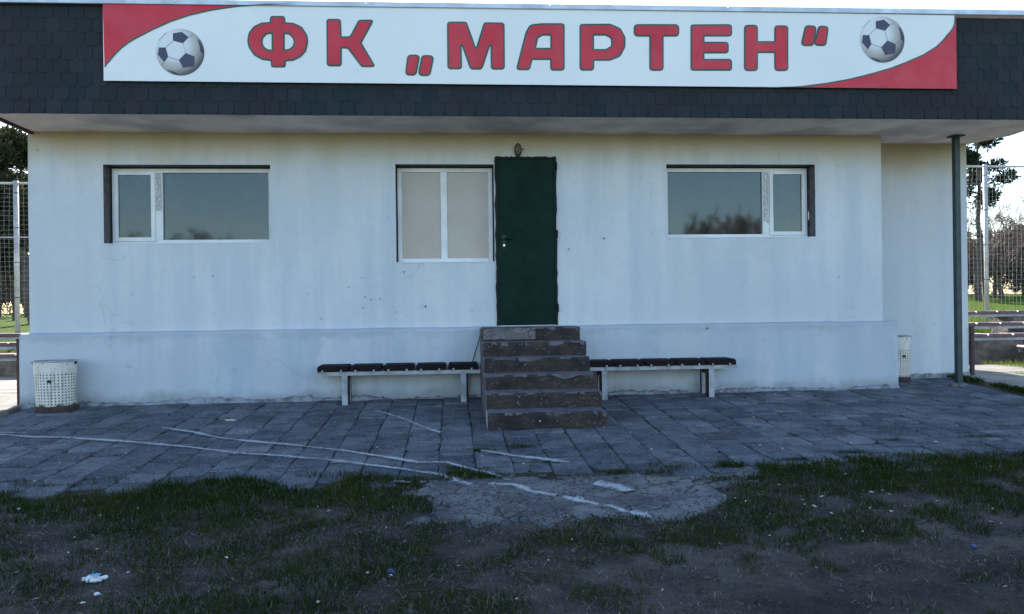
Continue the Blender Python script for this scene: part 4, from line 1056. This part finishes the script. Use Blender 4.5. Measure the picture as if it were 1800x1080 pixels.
def evergreen(x, y, h, seed, label, group, base=.3, rad=2.0, nb=46, per=150, mat='leafdark', lsize=.17, lean=(0,0), shape='cone', tr=None, clump=.5):
    rs = random.Random(seed); z = tz(x, y) - .1; t = thing('pine_tree' if mat == 'needle' else 'evergreen_tree', (x, y, z + .1), label, 'tree', group)
    T = MB(); top = Vector((x + lean[0] * h, y + lean[1] * h, z + h)); bot = Vector((x, y, z)); n = 9; tr = tr or h * .018
    tp = [bot.lerp(top, i / n) + Vector((rs.gauss(0,.05), rs.gauss(0,.05), 0)) * (i > 0) for i in range(n + 1)]
    T.tube(tp, [tr * (1 - .85 * i / n) for i in range(n + 1)], 8, cap=False)
    Ps, Ds = [], []
    for b_ in range(nb):
        f = base + (1 - base) * (b_ + rs.random()) / nb; f = min(f, .98); q = bot.lerp(top, f); az = rs.uniform(0, 2*math.pi)
        ln = rad * ((1 - f) / (1 - base) * .85 + .15 if shape == 'cone' else math.sin(math.pi * (.12 + .80 * (f - base) / (1 - base))) ** .7) * rs.uniform(.6, 1.15)
        e = q + Vector((math.cos(az) * ln, math.sin(az) * ln, ln * rs.uniform(.0,.45))); mid = q.lerp(e, .5) + Vector((0, 0, ln * .06))
        T.tube([q, mid, e], [tr * .32, tr * .2, tr * .08], 4, cap=False)
        ncl = max(2, int(ln / .45))
        for c in range(ncl):
            cc = q.lerp(e, .40 + .62 * (c + rs.random()*.6) / ncl); m_ = int(per * rs.uniform(.5, 1.3) / ncl * 1.6)
            u = rng.normal(size=(m_, 3)); u /= np.linalg.norm(u, axis=1, keepdims=True); rr = (rng.random((m_, 1)) ** .6) * clump * rs.uniform(.6, 1.1)
            Ps.append(np.array(cc)[None] + u * rr * np.array([[1, 1, .65]])); Ds.append(u * .8 + rng.normal(size=(m_, 3)) * .4 + np.array([[0, 0, .35]]))
    P_ = np.concatenate(Ps); D_ = np.concatenate(Ds); k = len(P_)
    V_, F_ = leaf_quads(P_, D_, lsize * rng.uniform(.6, 1.4, k), lsize * .16 * rng.uniform(.7, 1.4, k))
    T.build('trunk', M['bark'], t, smooth=True, fix=False)
    o = bpy.data.objects.new('crown', np_mesh('crown', V_, F_, M[mat])); COL.objects.link(o); adopt(o, t); return t
GT = 'trees beyond the pitch fence'
# right of the building
evergreen(22.55, 21.6, 7.9, 3, 'tall pine with bare lower trunk and tufted crown right of the clubhouse', GT, base=.52, rad=1.35, nb=18, per=280, mat='needle', lsize=.20, shape='round', tr=.15, clump=.40)
bare_tree(23.6, 22.6, 6.0, 11, 'bare tree with upswept twigs just behind the pine trunk', GT, maxd=6, spread=.55, up=.20, r=.10)
bare_tree(25.4, 24.0, 4.9, 12, 'low bare spreading tree at the right edge behind the fence post', GT, maxd=6, spread=.75, up=.02, kids=(3,4), r=.11)
bare_tree(28.6, 25.0, 5.6, 14, 'bare tree leaning left beyond the right fence, outermost on that side', GT, maxd=6, spread=.7, up=.05, lean=(-.35,0), kids=(2,4), r=.15)
evergreen(22.0, 22.9, 4.4, 31, 'narrow dark evergreen beside the right wing corner', GT, base=.10, rad=.80, nb=42, per=110, lsize=.16, shape='cone', clump=.32)
evergreen(21.2, 24.5, 8.6, 33, 'dark conifer mostly hidden by the right wing corner', GT, base=.35, rad=1.7, nb=36, per=160, mat='needle', lsize=.20, shape='cone')
GS = 'bare thicket behind the fence'
for i, (x, y, h, lb) in enumerate(((24.1,25.5,3.2,'bare brown shrub behind the pine trunk'),(25.9,26.4,3.5,'bare brown shrub right of the fence post'),(27.6,27.5,3.9,'tall bare shrub at the right edge of the thicket'),(30.4,29.0,4.1,'bare shrub farthest right in the thicket'),(29.0,32.0,4.6,'bare shrub deep at the back of the thicket'),(26.8,31.0,4.2,'bare shrub at the back of the thicket, behind the fence post'),(26.4,23.6,2.3,'low bare shrub in front of the thicket'))):
    bare_tree(x, y, h, 60 + i, lb, GS, maxd=5, spread=.85, up=.06, kids=(4,5), r=.06, trunk=.14, cat='shrub', name='bare_shrub', rmin=.013)
# left of the building
evergreen(-17.0, 19.6, 7.0, 4, 'broad dark evergreen with low crown left of the clubhouse', GT, base=.24, rad=2.2, nb=60, per=340, lsize=.20, shape='round', lean=(-.02,0), tr=.17, clump=.6)
evergreen(-14.7, 18.4, 6.6, 5, 'dark evergreen on a leaning trunk close to the left wall corner', GT, base=.42, rad=1.7, nb=46, per=280, lsize=.20, shape='round', lean=(-.16,.02), tr=.17, clump=.5)
evergreen(-20.8, 23.5, 7.6, 6, 'tall evergreen standing at the far left beyond the fence', GT, base=.22, rad=2.4, nb=54, per=260, lsize=.22, shape='round', clump=.6)
bare_tree(-18.9, 25.0, 7.0, 15, 'bare tree seen through the gap between the left evergreens', GT, maxd=6, spread=.55)
for i, (x, y, h, lb) in enumerate(((-25.9,38.0,4.4,'bare shrub far off beyond the left grass'),(-23.6,35.0,3.8,'bare shrub in the distance between the left trunks'),(-21.4,30.5,3.4,'bare shrub just behind the left evergreens'),(-28.0,40.0,4.8,'farthest bare shrub on the left'))):
    bare_tree(x, y, h, 90 + i, lb, GS, maxd=5, spread=.85, kids=(4,5), r=.06, trunk=.14, cat='shrub', name='bare_shrub', rmin=.015)
def scrub(rects, label):
    Ps = []
    for (x0, x1, y0, y1, h, n) in rects:
        a_ = rng.uniform(x0, x1, n); b_ = rng.uniform(y0, y1, n); top = h * (.55 + .75 * fbm(a_ * .45, b_ * .3, 151)); Ps.append(np.stack([a_, b_, terr(a_, b_) + top * rng.random(n) ** .8], 1))
    P_ = np.concatenate(Ps); k = len(P_); D_ = rng.normal(size=(k, 3)) * .6 + np.array([[0, 0, .8]])
    V_, F_ = leaf_quads(P_, D_, rng.uniform(.2, .7, k), rng.uniform(.012, .035, k))
    o = bpy.data.objects.new('distant_scrub', np_mesh('distant_scrub', V_, F_, M['scrub'])); COL.objects.link(o); tag(o, label, 'scrub', kind='stuff')
M['scrub'] = mat_grass('scrub_twigs', ((.09, .062, .055), (.06, .045, .045), (.075, .06, .045)), (.05, .055, .03), .2, .15)
scrub([(28, 75, 36, 48, 3.0, 36000), (-70, -22, 40, 52, 2.6, 30000)], 'distant brown scrub closing the view beyond the trees')
# behind the photographer: the trees that the windows mirror
GR = 'trees across the pitch mirrored in the windows'
for i, (x, y, h, lb) in enumerate(((-23.6,-58,9.5,'round bare tree mirrored in the left window'), (-17.6,-60,9.1,'lower bare tree mirrored at the foot of the left window'), (24.4,-58,11.0,'tall bare tree mirrored in the right window'), (29.5,-57,10.3,'bare tree mirrored in the right opening sash'), (20.2,-62,10.0,'smaller bare tree mirrored left in the right window'))):
    bare_tree(x, y, h, 80 + i, lb, GR, maxd=6, spread=.7, kids=(3,4), r=.2, up=.08, trunk=.34, rmin=.045)

# ================================================================== GRASS (stuff)
def blades(P_, H, lean, W_):
    n = len(P_); az = rng.uniform(0, 2*np.pi, n); side = np.stack([np.cos(az), np.sin(az), np.zeros(n)], 1)
    ba = rng.uniform(0, 2*np.pi, n); bd = np.stack([np.cos(ba), np.sin(ba), np.zeros(n)], 1) * (lean * H)[:, None]
    z = np.array([[0, 0, 1.0]]); w_ = W_[:, None]; h = H[:, None]
    V = np.stack([P_ - side*w_, P_ + side*w_, P_ + bd*.35 + z*h*.55 + side*w_*.75, P_ + bd*.35 + z*h*.55 - side*w_*.75, P_ + bd + z*h*(1 - .35*np.minimum(lean,1)[:, None])], 1).reshape(-1, 3)
    i = np.arange(n)[:, None] * 5
    return V, np.concatenate([i + np.array([[0,1,2]]), i + np.array([[0,2,3]]), i + np.array([[3,2,4]])])
def stuff(name, V_, F_, mat, label, cat):
    o = bpy.data.objects.new(name, np_mesh(name, V_, F_, mat)); COL.objects.link(o); return tag(o, label, cat, kind='stuff')
def on_patch(x, y): return ap_out(x, y)
N0 = 420000
x = rng.uniform(-5.6, 6.6, N0); y = -3.62 - 4.6 * rng.random(N0) ** 1.15
dens = .55 * fbm(x * .95 + 3, y * 1.7, 101, 4) + .45 * fbm(x * 2.6, y * 3.6, 102, 3); edge = np.exp(-((y + 4.02) / .34) ** 2)
fine = fbm(x * 5, y * 5, 104, 3)
rim = -3.80 + (fbm(x * 1.7, y * 0 + 2, 110, 3) - .5) * .62 + (fine - .5) * .30 + .22 * sstep(2.6, 5.5, x)       # where the turf creeps over the slabs
ok = (y < rim) & ~(on_patch(x, y) & (fbm(x * 6, y * 6, 112) < .50 + .75 * np.clip(ap_margin(x, y), 0, .3)))
bare = sstep(.2, 1.8, x) * sstep(-4.9, -5.4, y) * .13 + sstep(-1.0, -2.5, x) * sstep(-5.0, -5.7, y) * .05
pg = sstep(.33, .56, dens + .18 * edge + (fine - .5) * .60 - bare)
keep = ok & (rng.random(N0) < pg)
x, y, dn, ed, fi = x[keep], y[keep], dens[keep], edge[keep], fine[keep]
H = (.016 + .070 * rng.random(len(x)) ** 2.0) * (.75 + .9 * ed * fi + .7 * np.clip(dn - .45, 0, 1))
tall = rng.random(len(x)) < .015; H = np.where(tall, H * 1.9, H)
P_ = np.stack([x, y, terr(x, y) - .004], 1)
# turf sits on the slabs where it has crept over them
P_[:, 2] = np.where(y > TY0 + .02, plane_z(y) - .002, P_[:, 2])
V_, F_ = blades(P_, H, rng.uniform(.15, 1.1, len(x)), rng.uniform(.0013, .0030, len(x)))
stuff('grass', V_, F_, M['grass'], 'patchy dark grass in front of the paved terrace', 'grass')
N1 = 200000
x = rng.uniform(-5.6, 6.6, N1); y = -3.95 - 4.3 * rng.random(N1) ** 1.1
dens = fbm(x * 1.2 + 13, y * 1.9 + 4, 121, 4); keep = (rng.random(N1) < sstep(.30, .56, dens)) & ~on_patch(x, y)
x, y = x[keep], y[keep]; n = len(x); P_ = np.stack([x, y, terr(x, y) + .003], 1)
V_, F_ = blades(P_, rng.uniform(.008, .030, n), rng.uniform(.8, 3.2, n), rng.uniform(.0010, .0022, n))
stuff('dry_grass', V_, F_, M['thatch'], 'short dry grass thatch over the bare soil', 'grass')
# moss and weeds in the slab joints, along the terrace edges and by the paths
px_, py_, hh = [], [], []
def tuft(cx, cy, n, sx, sy, h):
    px_.extend(rng.normal(cx, sx, n)); py_.extend(rng.normal(cy, sy, n)); hh.extend(h * rng.uniform(.4, 1.1, n))
for k in range(70):
    ci = random.randrange(0, 39); xj = X0J + ci * PW; tuft(xj if xj > TX0 else xj + 1, random.uniform(-3.9,-1.4), random.randint(12, 50), .008, .05, .016)
for (cx, cy, sx) in ((.21,-2.93,.06),(.60,-2.83,.07),(.24,-3.74,.10),(.95,-3.83,.28),(1.28,-3.78,.07),(2.9,-3.55,.07),(4.05,-3.0,.05),(3.45,-3.35,.09),(3.9,-3.5,.2),(-.32,-3.80,.05),(.0,-3.5,.04),(5.0,-2.9,.12),(2.05,-4.05,.10)):
    tuft(cx, cy, 260, sx, .030, .032)
for k in range(26): tuft(random.uniform(-4.6, 5.6), random.uniform(-3.75,-3.5), random.randint(10, 40), .03, .02, .05)
for k in range(60):                                          # straggling weeds along the slab edge
    wx = random.choice((random.uniform(3.0, 5.6), random.uniform(-4.2, 5.6))); tuft(wx, -3.62 - .12 * random.random() + .05 * max(0, wx - 3), random.randint(10, 26), .035, .03, random.uniform(.07, .13))
px_, py_, hh = map(np.array, (px_, py_, hh)); n = len(px_); P_ = np.stack([px_, py_, plane_z(py_) - .010], 1)
V_, F_ = blades(P_, hh, rng.uniform(.2, 1.2, n), rng.uniform(.0012, .0028, n)); stuff('joint_weeds', V_, F_, M['grass'], 'moss and small weeds growing in the slab joints', 'weeds')
def lit_patch(specs, name, label, mat):
    xs, ys_, hs = [], [], []
    for (x0, x1, y0, y1, n, h) in specs:
        a_ = rng.uniform(x0, x1, n); b_ = rng.uniform(y0, y1, n); k_ = fbm(a_ * 2.5, b_ * 2.5, 131) > .40; xs.append(a_[k_]); ys_.append(b_[k_]); hs.append(h * rng.uniform(.4, 1.2, k_.sum()))
    a_, b_, h_ = map(np.concatenate, (xs, ys_, hs)); n = len(a_); z_ = np.maximum(terr(a_, b_), plane_z(b_) - .002)
    V_, F_ = blades(np.stack([a_, b_, z_], 1), h_, rng.uniform(.15, 1.0, n), rng.uniform(.002, .0045, n)); stuff(name, V_, F_, mat, label, 'grass')
lit_patch([(7.06,7.26,-2.6,.75,5200,.07),(-5.28,-5.19,-1.4,-.5,500,.05)], 'verge_grass', 'narrow grass verge along the terrace side', M['grass'])
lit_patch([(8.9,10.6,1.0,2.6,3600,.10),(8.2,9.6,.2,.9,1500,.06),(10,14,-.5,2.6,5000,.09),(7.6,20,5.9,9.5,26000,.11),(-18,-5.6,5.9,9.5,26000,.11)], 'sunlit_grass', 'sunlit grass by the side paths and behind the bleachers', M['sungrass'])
# ================================================================== LITTER
def crumple(px, py, sx, sy, sz, mat, name, label, cat, seed):
    from_x = px; r = random.Random(seed); bm = bmesh.new(); bmesh.ops.create_icosphere(bm, subdivisions=3, radius=1)
    zg = max(tz(px, py), float(plane_z(py)) - .03) + sz * .75
    ang = r.uniform(-.3, .3)
    for v_ in bm.verts:
        c = v_.co.copy(); q = 1 + (float(fbm(c.x * 3.5 + seed, c.y * 3.5 + c.z * 3, 140)) - .5) * 1.3
        v_.co = Vector((px + (c.x * sx * math.cos(ang) - c.y * sy * math.sin(ang)) * q, py + (c.x * sx * math.sin(ang) + c.y * sy * math.cos(ang)) * q, zg + c.z * sz * q))
    me = bpy.data.meshes.new(name); bm.to_mesh(me); bm.free(); me.materials.append(M[mat]); o = bpy.data.objects.new(name, me); COL.objects.link(o); return tag(o, label, cat)
q = thing('food_wrapper', (-1.93, -5.56, tz(-1.93, -5.56)), 'crushed white and cyan plastic wrapper lying on the grass', 'wrapper')
w_ = crumple(-1.93, -5.56, .056, .032, .015, 'plastic_white', 'film', None, None, 3); adopt(w_, q)
zt_ = tz(-1.93, -5.56) + .04
mb = MB(); vs = []
for i in range(6):
    for j in range(4):
        vs.append((-1.935 + .009 * i, -5.588 + .015 * j, zt_ - .004 + .003 * math.sin(i * 2 + j)))
mb.add(vs, [(4*i+j, 4*i+4+j, 4*i+5+j, 4*i+1+j) for i in range(5) for j in range(3)]); mb.build('cyan_label', M['plastic_cyan'], q, fix=False)
MB().tube([(-1.882,-5.56,zt_ - .024), (-1.862,-5.555,zt_ - .022), (-1.856,-5.55,zt_ - .018)], [.009,.012,.006], 7).build('twisted_end', M['plastic_white'], q)
def cap(x, y, mat, label, cat, tilt_):
    z = tz(x, y) + .022; mb = MB(); n = 18; r0 = .017
    d = Vector((math.sin(tilt_), -.35, math.cos(tilt_))).normalized(); mb.tube([Vector((x,y,z)), Vector((x,y,z)) + d * .002, Vector((x,y,z)) + d * .014, Vector((x,y,z)) + d * .016], [r0, r0 * 1.04, r0 * 1.04, r0 * .85], n)
    return tag(mb.build('bottle_cap', M[mat], smooth=False), label, cat)
cap(-.350, -5.68, 'plastic_blue', 'deep blue bottle cap lying in the grass below the terrace', 'bottle cap', .6)
cap(2.94, -5.63, 'plastic_blue', 'blue bottle cap on bare soil at the right', 'bottle cap', .2)
crumple(-2.43, -1.25, .075, .04, .018, 'cream', 'crumpled_paper', 'crumpled pale paper on the slabs left of the bench', 'paper', 8)
crumple(-1.83, -5.78+.05, .016, .010, .008, 'plastic_white', 'paper_scrap', 'small white scrap on the grass near the wrapper', 'paper', 9)
# scattered pale scraps: leaves, petals, cigarette ends
xs = np.concatenate([rng.uniform(-4.2, 5.2, 150), rng.uniform(-3.6, 4.5, 60), rng.normal(2.3, .5, 22)]); ys_ = np.concatenate([rng.uniform(-6.6, -4.0, 150), rng.uniform(-3.6, -.4, 60), rng.normal(-4.4, .3, 22)])
n = len(xs); zz = np.where(ys_ > TY0, plane_z(ys_) + .006, terr(xs, ys_) + rng.uniform(.008, .03, n)); P_ = np.stack([xs, ys_, zz], 1); D_ = rng.normal(size=(n, 3)); D_[:, 2] *= .12
V_, F_ = leaf_quads(P_, D_, rng.uniform(.014, .040, n), rng.uniform(.003, .007, n)); stuff('pale_scraps', V_, F_, M['cream'], 'scattered pale leaf and paper scraps on grass and slabs', 'litter')
# clods, pebbles and concrete crumbs on the soil and along the broken slab edge
n1, n2 = 5200, 2600
cx = np.concatenate([rng.uniform(-4.5, 5.5, n1), rng.uniform(-.9, 2.9, n2)]); cy = np.concatenate([-4.0 - 3.6 * rng.random(n1), rng.uniform(-5.2, -3.7, n2)])
m_ = ap_margin(cx, cy); cz = np.where(m_ > .01, ap_h(cx, cy), terr(cx, cy)); cz = np.where((cy > TY0) & (m_ < .01), plane_z(cy), cz)
sz = rng.uniform(.003, .011, n1 + n2) * np.where(rng.random(n1 + n2) < .06, 2.0, 1.0)
oc = np.array([(1,0,0),(0,1,0),(-1,0,0),(0,-1,0),(0,0,.7),(0,0,-.7)]); fo = np.array([(0,1,4),(1,2,4),(2,3,4),(3,0,4),(1,0,5),(2,1,5),(3,2,5),(0,3,5)])
V_ = (np.stack([cx, cy, cz + sz * .2], 1)[:, None, :] + oc[None] * sz[:, None, None] * rng.uniform(.6, 1.4, (n1 + n2, 6, 1))).reshape(-1, 3)
F_ = (np.arange(n1 + n2)[:, None, None] * 6 + fo[None]).reshape(-1, 3)
stuff('soil_crumbs', V_, F_, simple('crumb', (.12, .112, .112), (.05, .047, .05), rough=1, scale=40, bump=0), 'small clods and concrete crumbs on the bare soil', 'gravel')
print('pavers', npav, 'shingles', nsh)
